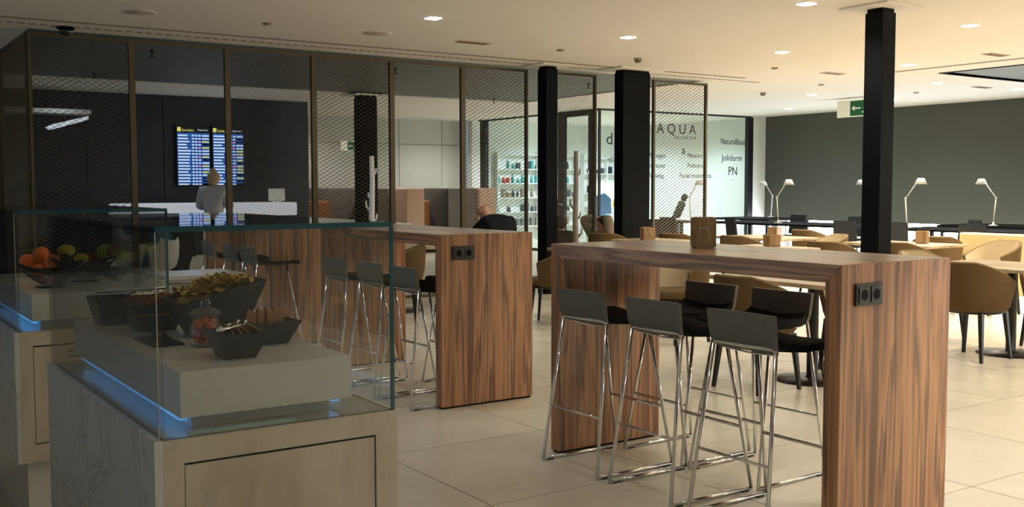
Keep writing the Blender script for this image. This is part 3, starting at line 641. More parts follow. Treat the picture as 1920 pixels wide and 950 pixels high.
wood_box(8.73, 7.77, .741, .14, .14, .13, 'plain wooden box just above the rear edge of the bar table', rz=-.3)
wood_box(10.63, 7.2, .741, .125, .125, .145, 'square wooden box on the cafe table right of the front column', rz=.35)

# banquette at the right
t = thing('banquette', 'cream upholstered banquette with pale pink seat near the right edge', 'sofa', (11.75, 4.4, 0))
MB().box(0, .14, 1.9, 3.05, .1, .83).build('end_panel', mat('cream_leather', srgb(232, 214, 160), .6), t, .02)
MB().box(.14, .74, -.8, 1.86, .08, .45).build('seat', M_PEACH, t, .03); MB().box(.74, .95, -.8, 1.86, .08, .9).build('backrest', M_PEACH, t, .03)

# work desks, lamps and black chairs along the charcoal wall
def desk(x0, x1, y0, y1, label):
    t = thing('work_desk', label, 'desk', ((x0+x1)/2, (y0+y1)/2, 0), 0, 'long black work desks'); a, b_ = (x1-x0)/2, (y1-y0)/2
    MB().box(-a, a, -b_, b_, .715, .75).build('desktop', M_BLACK, t, .003)
    for sx_ in (-1, 1):
        for sy in (-1, 1): MB().cbox((sx_*(a-.05), sy*(b_-.08), .3575), (.05, .05, .715)).build('leg', M_BLKL, t)
desk(14.0, 15.2, 10.85, 14.1, 'long black work desk left of the front column, two lamps on it')
desk(13.95, 15.1, 5.8, 10.1, 'long black work desk right of the front column')
desk(15.8, 17.1, 14.15, 15.9, 'farthest black work desk by the corner of the spa window')
desk(15.9, 17.1, 5.6, 10.5, 'black work desk closest to the charcoal wall at right')
def lamp(x, y, s, label, h=.46, rz=0):
    t = thing('desk_lamp', label, 'lamp', (x, y, .75), rz, 'slender white desk lamps')
    MB().lathe([(.075, 0), (.075, .012), (.02, .022), (.014, .06)], n=20).build('base', M_WPL, t)
    e = (0, s*-.035, .46); k = (0, s*.17, .72)
    MB().tube([(0, 0, .05), e], .0105, 8).build('lower_arm', M_WPL, t); MB().tube([e, k], .009, 8).build('upper_arm', M_WPL, t)
    MB().ball(e, .02, 8, 6).build('elbow_joint', M_ALU, t)
    o = MB().lathe([(.035, .05), (.052, .045), (.095, -.045), (.088, -.043)], n=20).build('shade', M_WPL, t); o.location = (0, s*.23, .73)
    MB().tube([k, (0, s*.2, .77)], .012, 8).build('shade_joint', M_ALU, t)
for x, y, s_, l_ in ((14.30, 12.59, -1, 'white desk lamp bending right in front of the charcoal wall, left of the front column'), (14.25, 9.93, -1, 'white desk lamp bending right just to the right of the front column'),
                    (16.17, 9.64, 1, 'white desk lamp bending left near the right edge'), (17.0, 15.17, 1, 'white desk lamp bending left beside the spa window corner'),
                    (14.5, 14.9, -1, 'white desk lamp seen through the mesh under the treatment list'), (16.2, 12.9, 1, 'desk lamp mostly hidden behind the front column')):
    lamp(x, y, s_, l_) if x != 14.5 and x != 16.2 else None
desk(13.6, 14.3, 14.3, 15.2, 'short black desk behind the mesh in front of the spa window')
lamp(13.95, 14.45, -1, 'white desk lamp seen through the mesh under the treatment list')
desk(15.9, 16.5, 11.6, 12.5, 'small black desk hidden behind the front column')
lamp(16.2, 12.05, 1, 'desk lamp mostly hidden behind the front column')
def make_office(label, loc, rz):
    t = thing('desk_chair', label, 'chair', loc, rz, 'black desk chairs')
    rows = [[(-.20-.05*k, u*.20*(1-.08*k), .50+.36*k) for u in (-1, -.5, 0, .5, 1)] for k in (0, .35, .7, 1)]
    m_ = MB().grid(rows).grid([[(p[0]-.03, p[1], p[2]) for p in r][::-1] for r in rows])
    m_.grid([rows[-1], [(p[0]-.03, p[1], p[2]) for p in rows[-1]]])
    for e in (0, -1): m_.grid([[r[e] for r in rows], [(r[e][0]-.03, r[e][1], r[e][2]) for r in rows]])
    m_.build('backrest', M_BLKF, t)
    MB().box(-.22, .24, -.22, .22, .43, .48).build('seat', M_BLKF, t, .02)
    for sx_ in (-1, 1):
        for sy in (-1, 1): MB().tube([(sx_*.24, sy*.22, 0), (sx_*.17, sy*.17, .43)], .012, 6).build('leg', M_BLKL, t)
    return t
oc = None
for x, y, rz, l_ in ((13.75, 12.9, -.35, 'large black desk chair right of the wooden napkin box'), (15.42, 13.3, pi, 'low black desk chair at the foot of the left desk lamp'), (15.35, 11.9, pi, 'black chair back just left of the front column, rear one'),
                     (13.75, 10.58, .2, 'large black desk chair left of the front column'), (13.7, 9.75, .6, 'black desk chair just right of the front column'), (15.3, 9.7, 2.6, 'rear black desk chair between the two right lamps'),
                     (13.65, 8.55, .9, 'front black desk chair between the two right lamps'), (12.9, 13.7, .1, 'black desk chair seen through the mesh below the treatment list'), (11.95, 13.2, .9, 'black desk chair seen through the mesh right of the broad column')):
    if oc is None: oc = make_office(l_, (x, y, 0), rz)
    else: copy_tree(oc, (x, y, 0), rz, l_)

# ------------------------------------------------------------------ booths in the hall
def booth(x0, x1, y, label, peach):
    t = thing('high_back_booth', label, 'booth', (x0, y, 0), 0, 'high backed booths'); W_ = x1-x0
    MB().box(0, W_, 1.15, 1.3, 0, 1.385).build('back_panel', M_GREYF, t, .02)
    if peach[0]: MB().box(-.02, .42, 0, 1.15, .1, 1.385).build('side_panel', M_PEACH, t, .03)
    if peach[1]: MB().box(W_-.42, W_+.02, 0, 1.15, .1, 1.385).build('side_panel', M_PEACH, t, .03)
    a = .42 if peach[0] else 0; b_ = W_-(.42 if peach[1] else 0)
    MB().prism([(b_, 1.15), (b_-.12, 1.15), (b_-.55, .4), (b_-.05, .1), (b_, .1)], .1, 1.38, 'z').build('wing_panel', M_GREYF, t, .02)
    MB().box(a+.02, b_-.1, .35, 1.13, .12, .45).build('seat', M_GREYF, t, .04)
    MB().box(a+.05, min(a+.62, b_-.1), .85, 1.1, .45, 1.12).build('cushion', M_ORNG, t, .05)
x0 = atY(763, 353, 18.9).x; x1 = atY(930, 353, 18.9).x
booth(x0, x1, 18.9, 'grey booth with peach side panels behind the seated bald man', (1, 1))
x0 = atY(600, 353, 19.4).x; x1 = atY(733, 353, 19.4).x
booth(x0, x1, 19.4, 'grey booth with orange cushion left of the white branch stand', (0, 0))
t = thing('low_white_table', 'low white table in front of the left grey booth', 'table', (8.6, 17.6, 0)); MB().box(-.6, .8, -.35, .35, .68, .72).build('tabletop', M_WHITE, t, .005); MB().tube([(0, 0, 0), (0, 0, .68)], .04).build('column', M_WPL, t)
# branch shaped coat stands
def branch(x, y, m_, label, h=1.86):
    t = thing('branch_coat_stand', label, 'coat stand', (x, y, 0), 0, 'tree shaped coat stands')
    MB().tube([(0, 0, 0), (.01, 0, .5), (-.008, 0, 1.0), (.006, 0, 1.45), (0, 0, h)], .042, 10, .026).build('trunk', m_, t)
    for z, s_, l_ in ((.75, 1, .14), (1.10, -1, .13), (.98, 1, .10), (1.52, 1, .09), (1.25, -1, .08)):
        MB().tube([(0, 0, z), (s_*l_*.5*.83, -s_*l_*.5*.56, z+l_*.55), (s_*l_*.55*.83, -s_*l_*.55*.56, z+l_*1.1)], .016, 8, .01).build('branch', m_, t)
    MB().lathe([(.2, 0), (.2, .01), (.04, .02)], n=24).build('base', m_, t)
p = E0+ray(698, 415)*12.0
branch(p.x, p.y, mat('white_trunk', srgb(225, 225, 225), .6, emit=.05, ecol=(1, 1, 1, 1)), 'white branch shaped coat stand in front of the dark hall column', 1.76)
branch(7.80, 10.09, mat('brown_trunk', srgb(128, 118, 110), .6), 'taupe branch shaped coat stand in front of the spa door', 1.84)
# magazine shelf, white table and shell chairs at the left
t = thing('magazine_shelf', 'white sloping magazine shelf seen under the front glass edge', 'shelf', (3.3, 13.9, 0))
MB().box(0, 1.15, .1, .45, 0, .72).build('cabinet', M_WHITE, t, .01); MB().prism([(-.02, .72), (.45, .72), (.45, 1.0), (.40, 1.0)], 0, 1.15, 'x').build('sloping_rack', M_WHITE, t)
cs = [(srgb(60, 110, 170), 'blue'), (srgb(60, 60, 66), 'dark'), (srgb(170, 170, 60), 'yellow edged'), (srgb(150, 200, 210), 'pale blue'), (srgb(90, 120, 90), 'green')]
for k, (c_, n_) in enumerate(cs):
    o = B(-.09, .09, -.004, .004, 0, .24).build('magazine', mat('magazine_'+n_.split()[0], c_, .4)); o.location = (3.3+.16+k*.21, 13.955, .795); o.rotation_euler = (-1.03, 0, 0)
    tag(o, n_+' magazine lying on the sloping white magazine shelf', 'magazine', 'magazines on the sloping shelf')
def shell_chair(p, rz, label):
    t = thing('shell_chair', label, 'chair', (p.x, p.y, 0), rz, 'white shell chairs')
    rows = []
    for (x, z, hw) in ((.22, .44, .20), (.1, .43, .22), (-.08, .43, .225), (-.17, .47, .22), (-.21, .58, .215), (-.23, .72, .20), (-.25, .80, .15)):
        rows.append([(x+.05*u*u, u*hw, z+.04*u*u) for u in (-1, -.6, -.2, .2, .6, 1)])
    MB().grid(rows).grid([[(p_[0], p_[1], p_[2]-.01) for p_ in r][::-1] for r in rows]).build('shell', M_WPL, t)
    for sx_ in (-1, 1):
        for sy in (-1, 1): MB().tube([(sx_*.08, sy*.1, .42), (sx_*.2, sy*.2, .22), (sx_*.22, sy*.22, 0)], .011, 6).build('leg', M_WPL, t)
shell_chair(atz(292, 512, .42), 2.2, 'white shell chair behind the teal figure at left, back towards the camera')
shell_chair(atz(326, 536, .42), -.5, 'white shell chair in side view left of the distant bar stools')
p = atz(362, 511, .70); t = thing('white_side_table', 'small white table between the shell chairs and the distant stools', 'table', (p.x, p.y, 0))
MB().box(-.3, .35, -.25, .3, .67, .70).build('tabletop', M_WHITE, t, .004); MB().tube([(0, 0, 0), (0, 0, .67)], .03).build('column', M_WPL, t); MB().lathe([(.22, 0), (.22, .01)], n=20).build('base', M_WPL, t)

# ================================================================== DISPLAY CASES
GX, GY, GW, GL, GB, GT = .6243, 2.326, .590, 1.262, .826, 1.3055
def case(x, y, label, vents=0):
    t = thing('display_case', label, 'display case', (x, y, 0), 0, 'glass display cases')
    MB().box(.03, GW-.03, .05, GL-.05, 0, .30).build('plinth', M_WHITE, t)
    dx0, dx1, dz0, dz1 = .054, .537, .372, .768
    f_ = MB().box(.006, dx0, 0, .02, .30, GB-.002).box(dx1, GW-.004, 0, .02, .30, GB-.002).box(dx0, dx1, 0, .02, dz1, GB-.002).box(dx0, dx1, 0, .02, .30, dz0)
    f_.build('front_frame', M_PALEW, t)
    MB().box(dx0+.003, dx1-.003, .003, .016, dz0+.005, dz1-.006).build('door', M_PALEW, t)
    MB().box(.01, GW-.01, .02, GL, .30, GB-.012).build('carcass', M_BLACK, t)
    MB().box(-.012, .006, .0, GL, .30, GB-.001).build('marble_side', M_MARB, t); MB().box(GW-.004, GW+.008, 0, GL, .30, GB-.001).build('right_side', M_PALEW, t)
    MB().box(.006, GW-.004, .003, GL, GB-.012, GB).build('counter_top', M_BASETOP, t); 
    MB().box(-.012, .006, 0, GL, GB-.001, GB).build('marble_edge', M_MARB, t)
    if vents:
        for i in range(2):
            for j in range(3): MB().box(.185+i*.07, .225+i*.07, .001, .003, dz1-.035-j*.022, dz1-.030-j*.022).build('vent_slot', M_BLACK, t)
    th = .012; e = .0008
    MB().box(th, GW-th, 0.001, th, GB, GT-th).build('front_glass', M_GLASS, t)
    MB().box(0, th, 0.001, GL, GB, GT-th).build('left_glass', M_GLASS, t)
    MB().box(GW-th, GW-e, .003, GL, GB, GT-th).build('right_glass', M_GLASS, t)
    MB().box(0, GW, .003, GL, GT-th, GT).build('top_glass', M_GLASS, t)
    MB().box(0, GW, 0.0, .003, GT-th, GT+.001).build('glass_edge', M_EDGE, t); MB().box(GW-.010, GW+.001, 0.0, .003, GB, GT-th).build('glass_edge', M_EDGE, t)
    MB().box(GW-.001, GW+.0008, .003, GL, GT-th, GT).build('glass_edge', M_EDGE, t)
    MB().box(-.001, .0012, -.001, .0012, GB, GT-th).build('corner_seam', M_ALU, t)
    return t
case(GX, GY, 'front glass case with pale wood door and snack bowls')
c2 = case(.650, 4.42, 'rear glass case at the left edge with fruit baskets', 1)
def riser(x, y, label):
    t = thing('riser', label, 'plinth', (x+.062, y+.05, GB), 0, 'white display plinths')
    MB().box(.04, .392, .05, 1.10, 0, .034).build('support', M_WHITE, t)
    MB().box(0, .432, 0, 1.165, .034, .142).build('block', M_WHITE, t, .0012)
    MB().box(.012, .03, .05, 1.10, .018, .034).build('blue_light_strip', M_LED, t); MB().box(.402, .420, .05, 1.10, .018, .034).build('blue_light_strip', M_LED, t)
    return t
riser(GX, GY, 'white plinth block with blue glow under the snack bowls'); riser(.650, 4.42, 'white plinth block under the fruit baskets')
t = thing('counter_reflection', 'thin pale strip painted as a light reflection on the counter before the front plinth', 'light', (.70, 2.36, GB)); MB().box(0, .26, -.004, .004, 0, .006).build('profile', mat('reflection_strip', srgb(190, 220, 220), .2), t)  # pale strip stands in for ceiling lights reflected in the counter
RZ_ = GB+.142
# bowls
def sqbowl(name, label, cx, cy, wb, lb, wt, lt, h, rise=0, th=.005, offy=0, offx=0, m_=None):
    t = thing(name, label, 'bowl', (cx, cy, RZ_+.0005), 0, 'square charcoal bowls')
    def loop(w_, l_, z, ox, oy, rs): return [(ox-w_/2, oy-l_/2, z), (ox+w_/2, oy-l_/2, z+rs), (ox+w_/2, oy+l_/2, z+rs), (ox-w_/2, oy+l_/2, z)]
    L_ = [loop(wb, lb, 0, 0, 0, 0), loop(wt, lt, h, offx, offy, rise), loop(wt-2*th, lt-2*th, h, offx, offy, rise), loop(wb-2*th, lb-2*th, th, 0, 0, 0)]
    vs = [p for l_ in L_ for p in l_]; fs = [(3, 2, 1, 0), (12, 13, 14, 15)]
    for k in range(3): fs += [(k*4+i, k*4+(i+1) % 4, k*4+4+(i+1) % 4, k*4+4+i) for i in range(4)]
    MB().add(vs, fs).build('bowl_body', m_ or M_MELA, t, .0015)
    return t
sqbowl('snack_bowl', 'small charcoal bowl of round crackers at the front of the plinth', .870, 2.520, .078, .075, .125, .155, .066)
sqbowl('snack_bowl', 'small charcoal bowl of square biscuits behind the cracker bowl', 1.025, 2.70, .080, .08, .135, .15, .064)
sqbowl('snack_bowl', 'largest charcoal bowl with slanted rim, full of potato chips', .957, 2.965, .125, .15, .245, .24, .104, .058)
sqbowl('snack_bowl', 'black bowl of roasted nuts in the middle left of the plinth', .835, 3.15, .105, .10, .155, .19, .085)
sqbowl('snack_bowl', 'black bowl at the left rear of the plinth with steel tongs on its rim', .765, 3.36, .08, .11, .12, .16, .085)
rnd = random.Random(11)
def stuff(name, label, cat, mb, m_): return tag(mb.build(name, m_), label, cat, None, 'stuff')
M_NUT = mat('nut_brown', srgb(160, 100, 60), .6); M_CHIP = mat('chip_yellow', srgb(220, 190, 90), .6)
nb = MB()
for k in range(170): nb.ball((.835+rnd.uniform(-.066, .066), 3.15+rnd.uniform(-.085, .085), RZ_+.084+rnd.uniform(-.012, .014)+.012*(rnd.random())), .0075, 6, 4, (1, .7, .7), .3)
nb.box(.835-.06, .835+.06, 3.15-.08, 3.15+.08, RZ_+.05, RZ_+.07); stuff('nuts', 'roasted brown nuts heaped in the black bowl', 'nuts', nb, M_NUT)
cb = MB()
for k in range(110):
    a = rnd.random()*pi; x, y = .962+rnd.uniform(-.082, .082), 2.965+rnd.uniform(-.085, .085); z = RZ_+.108+(x-.88)*.22+.026*(1-((x-.962)/.09)**2)*rnd.random()+.01
    r = .017+rnd.random()*.006; tl, t2 = rnd.uniform(-.45, .45), rnd.uniform(-.45, .45); rows = [[(x, y, z)]*9]
    for q in (.5, 1): rows.append([(x+r*q*cos(2*pi*i/8+a), y+r*q*sin(2*pi*i/8+a), z+q*r*(tl*cos(2*pi*i/8)+t2*sin(2*pi*i/8))+.35*r*q*q*cos(4*pi*i/8)) for i in range(9)])
    cb.grid(rows)
cb.box(.88, 1.05, 2.89, 3.05, RZ_+.06, RZ_+.104); stuff('potato_chips', 'heap of yellow potato chips in the largest bowl', 'chips', cb, M_CHIP)
M_CRK = mat('cracker', srgb(176, 138, 100), .8); M_BIS = mat('biscuit', srgb(140, 96, 62), .8)
for k in range(9):
    o = MB().lathe([(.021, 0), (.022, .002), (.021, .004)], n=14).build('round_cracker', M_CRK); o.location = (.833+k*.0095, 2.515+(k % 2)*.018, RZ_+.058+.004*(k % 3)); o.rotation_euler = (.25, 1.15-.05*k, .1*k)
    tag(o, '%s cracker from the left in the row leaning in the front bowl' % ['first', 'second', 'third', 'fourth', 'fifth', 'sixth', 'seventh', 'eighth', 'ninth'][k], 'cracker', 'round crackers in the front bowl')
for k, (dx, dy, rz, l_) in enumerate(((-.045, -.01, .1, 'leftmost square biscuit standing in the biscuit bowl'), (-.01, .0, .3, 'middle square biscuit standing in the biscuit bowl'), (.02, .01, .35, 'right square biscuit standing highest in the biscuit bowl'), (.04, .02, .2, 'rear square biscuit at the right end of the biscuit bowl'))):
    o = MB().box(-.032, .032, -.005, .005, -.0, .055).build('square_biscuit', M_BIS, None, .002); o.location = (1.025+dx, 2.70+dy, RZ_+.036); o.rotation_euler = (-.5, .45, rz); tag(o, l_, 'biscuit', 'square biscuits')
# jar
t = thing('glass_jar', 'lidded glass jar of orange sweets beside the cracker bowl', 'jar', (.862, 2.735, RZ_+.0005))
MB().lathe([(.034, 0), (.041, .006), (.043, .03), (.041, .055), (.033, .072), (.031, .08), (.036, .086)], n=28).build('jar_body', M_JARG, t)
MB().lathe([(.042, .087), (.043, .092), (.03, .100), (.016, .104), (.012, .109), (.016, .118), (.012, .126), (.004, .129)], n=28).build('lid', M_JARG, t)
for k, (c_, n_) in enumerate(((srgb(225, 110, 50), 'orange'), (srgb(190, 50, 45), 'red'))):
    sb = MB()
    for q in range(46 if k == 0 else 16):
        a = rnd.random()*2*pi; r = .031*math.sqrt(rnd.random()); sb.ball((.862+r*cos(a), 2.735+r*sin(a), RZ_+.010+rnd.random()*.062), .0085, 7, 5, (1, 1, .8))
    stuff('sweets', n_+' sweets filling the lidded glass jar', 'sweets', sb, mat('sweet_'+n_, c_, .35))
# slate and tongs
t = thing('slate_plate', 'black slate plate with black tongs at the left front of the plinth', 'plate', (.775, 2.88, RZ_)); MB().box(-.04, .045, -.095, .095, 0, .006).build('slate', mat('slate', srgb(30, 33, 36), .5), t, .001)
def tongs(x, y, z, rz, m_, label, ln=.15, tilt=0.):
    t = thing('serving_tongs', label, 'tongs', (x, y, z), rz, 'serving tongs')
    for s_ in (-1, 1):
        MB().tube([(0, s_*.002, .012+tilt), (ln*.3, s_*.012, .010+tilt*.7), (ln*.75, s_*.020, .008+tilt*.2), (ln, s_*.012, .006)], .0046, 6).build('arm', m_, t)
        MB().ball((ln, s_*.010, .008), .010, 8, 6, (1.4, .35, .8)).build('tip', m_, t)
    MB().ball((0, 0, .012+tilt), .005, 8, 6).build('hinge', m_, t)
tongs(.76, 2.81, RZ_+.006, 1.3, M_PLAST, 'black tongs lying on the slate plate', .15, .02)
tongs(.80, 2.44, RZ_+.066, .95, M_CHROME, 'steel tongs laid across the cracker bowl', .2, .004)
tongs(.72, 3.36, RZ_+.09, .4, M_CHROME, 'steel tongs on the rim of the left rear bowl', .15)
tongs(.77, 3.12, RZ_+.098, .8, M_CHROME, 'steel tongs stuck in the bowl of nuts', .14)
tongs(.835, 3.02, RZ_+.125, 2.7, M_CHROME, 'steel tongs resting on the left rim of the largest bowl', .14)
# fruit baskets
def basket(x, y, label, r=.135):
    t = thing('wire_fruit_basket', label, 'basket', (x, y, RZ_+.0005), 0, 'wire fruit baskets')
    zr = lambda a, k: .005+(.062+.04*cos(a)**2)*k**1.8
    m_ = mat('dark_wire', srgb(40, 44, 48), .4, .5)
    for k in (.45, .6, .75, .88, 1.0):
        MB().tube([(r*k*cos(2*pi*i/32), r*k*.85*sin(2*pi*i/32), zr(2*pi*i/32, k)) for i in range(33)], .007 if k == 1 else .0018, 6).build('rim_tube' if k == 1 else 'wire_ring', m_, t)
    ws_ = MB()
    for i in range(36):
        a = 2*pi*i/36; ws_.tube([(r*k*cos(a+.15*k), r*k*.85*sin(a+.15*k), zr(a+.15*k, k)) for k in (.3, .5, .7, .85, 1)], .0012, 4)
    tag(ws_.build('radial_wires', m_, t), kind='stuff'); MB().lathe([(.3*r+.015, 0), (.3*r+.02, .006)], n=24).build('base', m_, t)
basket(.835, 4.76, 'dark wire basket of oranges on the rear case'); basket(1.02, 4.98, 'dark wire basket of apples and lemons with a price card', .14)
def fruit(nm, px, py, d, r, c_, label, sq=(1, 1, 1)):
    p = E0+ray(px, py)*d; b2 = MB().ball((0, 0, 0), r, 16, 12, sq); m_ = mat('peel_'+'_'.join(str(int(v*255)) for v in c_[:3]), c_, .5)
    t = thing(nm, label, 'fruit', p, 0, 'fruit in the wire baskets'); b2.build('peel', m_, t); MB().tube([(0, 0, r*sq[2]*.92), (0.002, 0, r*sq[2]+.006)], .0018, 5).build('stalk', mat('stalk', srgb(70, 60, 35), .7), t)
OR, KW, GR, YL, RD, DK = srgb(222, 112, 35), srgb(62, 66, 40), srgb(130, 150, 50), srgb(206, 190, 60), srgb(120, 40, 32), srgb(40, 54, 40)
for a in (('orange', 78, 478, 5.0, .041, OR, 'orange on top of the left basket'), ('orange', 52, 491, 4.98, .040, OR, 'leftmost orange in the left basket'), ('orange', 98, 491, 4.95, .039, OR, 'right orange in the left basket'),
          ('orange', 73, 508, 4.93, .036, OR, 'lowest orange showing through the wires of the left basket'), ('kiwi', 53, 476, 5.08, .028, KW, 'dark kiwi behind the leftmost orange'), ('kiwi', 104, 477, 5.12, .026, KW, 'dark kiwi right of the topmost orange'),
          ('pear', 124, 470, 5.10, .036, YL, 'yellow green pear between the two baskets', (1.2, 1, .85)), ('plum', 122, 487, 5.02, .032, DK, 'dark round plum below the pear'), ('lemon', 152, 484, 5.2, .030, YL, 'yellow lemon at the left of the right basket', (1.25, 1, .85)),
          ('apple', 195, 472, 5.25, .038, GR, 'green apple on top of the right basket'), ('apple', 213, 470, 5.24, .036, RD, 'red apple at the back top of the right basket'), ('apple', 223, 479, 5.22, .036, GR, 'green apple at the right end of the right basket'),
          ('apple', 172, 489, 5.25, .036, RD, 'dark red apple in the middle of the right basket'), ('avocado', 180, 506, 5.18, .034, DK, 'dark avocado low in the right basket'), ('avocado', 205, 508, 5.2, .033, DK, 'second dark avocado low at the right of the basket')):
    fruit(*a[:7], *(a[7:] or ((1, 1, 1),)))
p = E0+ray(209, 491)*5.05; t = thing('price_card', 'small blank white card clipped to the right fruit basket', 'card', p, -.3); MB().box(-.022, .022, 0, .002, -.02, .028).build('card', M_WPL, t); MB().tube([(0, .001, -.02), (.006, .001, -.07)], .0015, 5).build('clip_wire', M_ALU, t)

# long buffet counter left of the picture, mirrored in the right pane of the front case
t = thing('buffet_counter', 'long grey buffet counter with pale top, mirrored in the glass case', 'counter', (-2.2, 1.0, 0))
MB().box(-.02, .72, 0, 6.5, .87, .90).build('worktop', M_WHITE, t, .003); MB().box(0, .70, .02, 6.48, 0, .87).build('carcass', M_BLACK, t)
for k in range(6):
    MB().box(.70, .715, .04+k*1.075, 1.10+k*1.075, .655, .86).build('drawer_front', M_GWALL, t); MB().box(.70, .715, .04+k*1.075, 1.10+k*1.075, .08, .63).build('door', M_GWALL, t)

# ================================================================== PEOPLE
def skin(name, V, E_, m_, parent, sub=2):
    me = bpy.data.meshes.new(name); bm = bmesh.new(); lay = bm.verts.layers.skin.verify(); vs = []
    for i, (p, r) in enumerate(V):
        v_ = bm.verts.new(p); k_ = 1.18 if (r if not isinstance(r, tuple) else r[0]) > .02 else 1.0; v_[lay].radius = (r*k_, r*k_) if not isinstance(r, tuple) else (r[0]*1.28, r[1]*1.22); v_[lay].use_root = (i == 0); vs.append(v_)
    for a, b_ in E_: bm.edges.new((vs[a], vs[b_]))
    bm.to_mesh(me); bm.free(); me.materials.append(m_); o = bpy.data.objects.new(name, me); COL.objects.link(o); o.parent = parent
    k = o.modifiers.new('skin', 'SKIN'); k.use_smooth_shade = True; s_ = o.modifiers.new('subsurf', 'SUBSURF'); s_.levels = sub; s_.render_levels = sub; return o
def person(label, loc, rz, J, shirt, trousers, hair=None, hairstyle='short', sk=None):
    t = thing('person', label, 'person', loc, rz); V = []; E_ = []; sk = sk or M_SKIN
    def v(p, r, par=None): V.append((Vector(p), r)); i = len(V)-1; (E_.append((par, i)) if par is not None else None); return i
    H_, Nk, Ch, Pv = Vector(J['head']), Vector(J['neck']), Vector(J['chest']), Vector(J['pelvis'])
    pv = v(Pv, .12); wa = v((Pv+Ch)/2, .11, pv); ch = v(Ch, .13, wa); nk = v(Nk, .046, ch); up_ = (H_-Nk).normalized(); fwd = Vector(J.get('look', (0, 1, 0)))
    hb = v(H_-up_*.07+fwd*.01, (.052, .056), nk); hm = v(H_, (.084, .092), hb); ht = v(H_+up_*.075-fwd*.012, (.066, .072), hm)
    v(H_-up_*.02+fwd*.106, .013, hm)
    side = fwd.cross(up_).normalized()
    for s_ in (-1, 1):
        sh = v(J['sh'][0 if s_ < 0 else 1], .058, ch); el = v(J['el'][0 if s_ < 0 else 1], .043, sh); wr = v(J['wr'][0 if s_ < 0 else 1], .028, el)
        dr_ = (Vector(J['wr'][0 if s_ < 0 else 1])-Vector(J['el'][0 if s_ < 0 else 1])).normalized(); pl = v(Vector(J['wr'][0 if s_ < 0 else 1])+dr_*.06, (.034, .016), wr)
        sd = dr_.cross(Vector((0, 0, 1))).normalized()
        for q, (o_, ln) in enumerate(((-.026, .07), (-.009, .08), (.009, .075), (.026, .06))):
            f1 = v(V[pl][0]+sd*o_+dr_*.035, .009, pl); v(V[pl][0]+sd*o_*1.1+dr_*(.03+ln)+Vector((0, 0, -.02)), .008, f1)
        v(V[wr][0]+dr_*.05-sd*s_*.045, .009, wr)
        hp = v(J['hip'][0 if s_ < 0 else 1], .088, pv); kn = v(J['kn'][0 if s_ < 0 else 1], .06, hp); an = v(J['an'][0 if s_ < 0 else 1], .04, kn); v(Vector(J['an'][0 if s_ < 0 else 1])+Vector((0, .14, -.035)), .035, an)
    cov = {pv, wa, ch} | {8+k*17+q for k in range(2) for q in (0, 1, 13, 14)}
    skin('body', [(p_, r_*.74 if i in cov else r_) for i, (p_, r_) in enumerate(V)], E_, sk, t)
    def sub(name, idx, grow, m_, root=0):
        mp = {a: i for i, a in enumerate(idx)}; skin(name, [(V[a][0], (V[a][1]+grow) if not isinstance(V[a][1], tuple) else V[a][1][0]+grow) for a in idx], [(mp[a], mp[b_]) for a, b_ in E_ if a in mp and b_ in mp], m_, t)
    n0 = 8; per = 3+1+8+1+4; arms = []; legs = []; feet = []
    for k in range(2): b_ = n0+k*per; arms += [b_, b_+1, b_+2]; legs += [b_+13, b_+14, b_+15]; feet.append(b_+16)
    sub('top_garment', [0, 1, 2, 3]+arms, .026, shirt)
    sub('trousers', [0]+legs, .014, trousers)
    for k in range(2):
        a = V[legs[k*3+2]][0]; MB().ball((a.x, a.y+.07, a.z-.035), .05, 12, 8, (.9, 2.3, .8)).build('shoe', M_BLKL, t)
    for s_ in (-1, 1):
        e = H_+side*s_*.083-up_*.005; MB().ball(tuple(e), .02, 8, 6, (.45, .8, 1.3)).build('ear', sk, t)
        e = H_+side*s_*.032+fwd*.088+up_*.012; MB().ball(tuple(e), .011, 8, 6).build('eye', mat('eye_dark', srgb(40, 32, 28), .3), t)
    MB().ball(tuple(H_+fwd*.076-up_*.055), .018, 8, 6, (1.2, .4, .4)).build('mouth', mat('lips', srgb(150, 84, 78), .5), t)
    if hair:
        c_ = H_+up_*.02-fwd*.022
        MB().ball(tuple(c_), .103, 18, 14, (1, 1, 1.08), .06).build('hair', hair, t)
        if hairstyle == 'bun': MB().ball(tuple(c_+up_*.11-fwd*.03), .048, 12, 8, (1, 1, .85), .1).build('hair_bun', hair, t); MB().ball(tuple(c_-up_*.06-fwd*.03), .075, 12, 8, (1, .8, 1)).build('nape_hair', hair, t)
    return t
facing = YAW
M_SHW = fabric('white_blouse', srgb(222, 220, 224)); M_NAVY = fabric('black_sweater', srgb(26, 28, 34)); M_DKTR = fabric('dark_trousers', srgb(34, 34, 38)); M_TEAL = fabric('teal_jumper', srgb(30, 130, 140)); M_DGRN = fabric('dark_jacket', srgb(52, 50, 46)); M_SHG = fabric('beige_shirt', srgb(160, 148, 132))
BLOND = mat('blond_hair', srgb(206, 178, 138), .7); DARKH = mat('dark_hair', srgb(44, 38, 34), .8)
person('standing woman with blond bun and white blouse, back turned, at the reception counter', (5.27, 16.18, 0), -YAW+.0,
       dict(pelvis=(0, 0, .93), chest=(0, 0, 1.25), neck=(0, .01, 1.42), head=(0, .03, 1.535), sh=((-.175, 0, 1.34), (.175, 0, 1.34)), el=((-.235, .05, 1.08), (.235, .05, 1.08)), wr=((-.15, .27, 1.16), (.15, .27, 1.16)),
            hip=((-.09, 0, .88), (.09, 0, .88)), kn=((-.09, .01, .48), (.09, .01, .48)), an=((-.09, 0, .09), (.09, 0, .09))), M_SHW, M_DKTR, BLOND, 'bun')
p = E0+ray(946, 400)*11.8
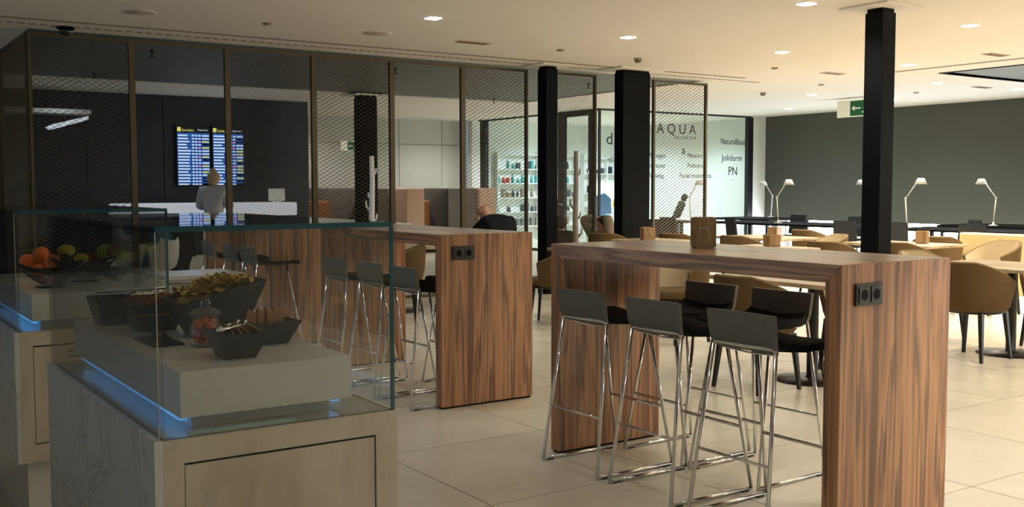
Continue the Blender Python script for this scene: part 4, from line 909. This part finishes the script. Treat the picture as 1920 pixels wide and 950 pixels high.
t = person('bald man in a black sweater seated and leaning forward behind the middle bar table', (p.x, p.y, 0), .25,
       dict(pelvis=(0, 0, .53), chest=(0, .10, .90), neck=(0, .25, 1.045), head=(0, .315, 1.125), look=(0, .93, -.36), sh=((-.20, .12, 1.00), (.20, .12, 1.00)), el=((-.27, .33, .74), (.27, .33, .74)), wr=((-.10, .48, .82), (.12, .50, .80)),
            hip=((-.1, 0, .52), (.1, 0, .52)), kn=((-.13, .42, .53), (.13, .42, .53)), an=((-.13, .42, .09), (.13, .42, .09))), M_NAVY, M_DKTR)
q = t.matrix_basis; copy_tree(c0, (p.x+.0, p.y+.0, 0), .25+pi/2, 'tub chair under the bald man in the black sweater', G2)
low = lambda ar: dict(pelvis=(0, 0, .33), chest=(0, -.10, .58), neck=(0, -.12, .72), head=(0, -.10, .84), sh=((-.18, -.1, .66), (.18, -.1, .66)), hip=((-.1, 0, .32), (.1, 0, .32)), kn=((-.12, .42, .42), (.12, .42, .42)), an=((-.12, .5, .09), (.12, .5, .09)), **ar)
p = E0+ray(1050, 425)*15.9
person('dark haired person in a dark jacket seated low behind the slim column, back turned', (p.x, p.y, 0), -YAW, low(dict(el=((-.24, .05, .46), (.24, .05, .46)), wr=((-.16, .28, .42), (.16, .28, .42)))), M_DGRN, M_DKTR, DARKH)
p = E0+ray(1120, 425)*15.4
person('person in a beige shirt leaning back with both arms behind the head', (p.x, p.y, 0), -YAW+2.2, low(dict(el=((-.30, .05, .92), (.30, .05, .92)), wr=((-.12, -.10, .93), (.12, -.10, .93)))), M_SHG, M_DKTR, DARKH, 'short', mat('ruddy_skin', srgb(206, 140, 106), .55))
for px, d, l_ in ((1050, 15.9, 'low grey lounge seat under the dark haired person'), (1120, 15.4, 'low grey lounge seat under the person leaning back')):
    p = E0+ray(px, 425)*d; t = thing('lounge_seat', l_, 'seat', (p.x, p.y, 0), -YAW, 'low lounge seats'); MB().box(-.25, .25, -.25, .3, .1, .22).build('seat', M_GREYF, t, .04)
    for a in (-.2, .2):
        for b_ in (-.2, .24): MB().tube([(a, b_, 0), (a, b_, .1)], .02, 8).build('leg', M_BLKL, t)
p = E0+ray(350, 470)*12.6
person('person in a teal jumper and dark trousers bending forward beside the white shell chairs', (p.x, p.y, 0), .977,
       dict(pelvis=(0, 0, .74), chest=(0, .27, .80), neck=(0, .40, .82), head=(0, .51, .80), look=(0, .7, -.7), sh=((-.19, .30, .82), (.19, .30, .82)), el=((-.23, .36, .58), (.23, .36, .58)), wr=((-.15, .46, .40), (.15, .46, .40)),
            hip=((-.1, 0, .73), (.1, 0, .73)), kn=((-.11, .1, .43), (.11, .1, .43)), an=((-.11, 0, .09), (.11, 0, .09))), M_TEAL, M_DKTR, DARKH)

# lettering becomes plain meshes
dg = bpy.context.evaluated_depsgraph_get()
for o in [o for o in bpy.data.objects if o.type == 'FONT']:
    me = bpy.data.meshes.new_from_object(o.evaluated_get(dg)); n_ = bpy.data.objects.new('tmp', me); COL.objects.link(n_)
    n_.location, n_.rotation_euler, n_.scale, n_.parent = o.location, o.rotation_euler, o.scale, o.parent
    nm = o.name.split('.')[0]; bpy.data.objects.remove(o); n_.name = nm
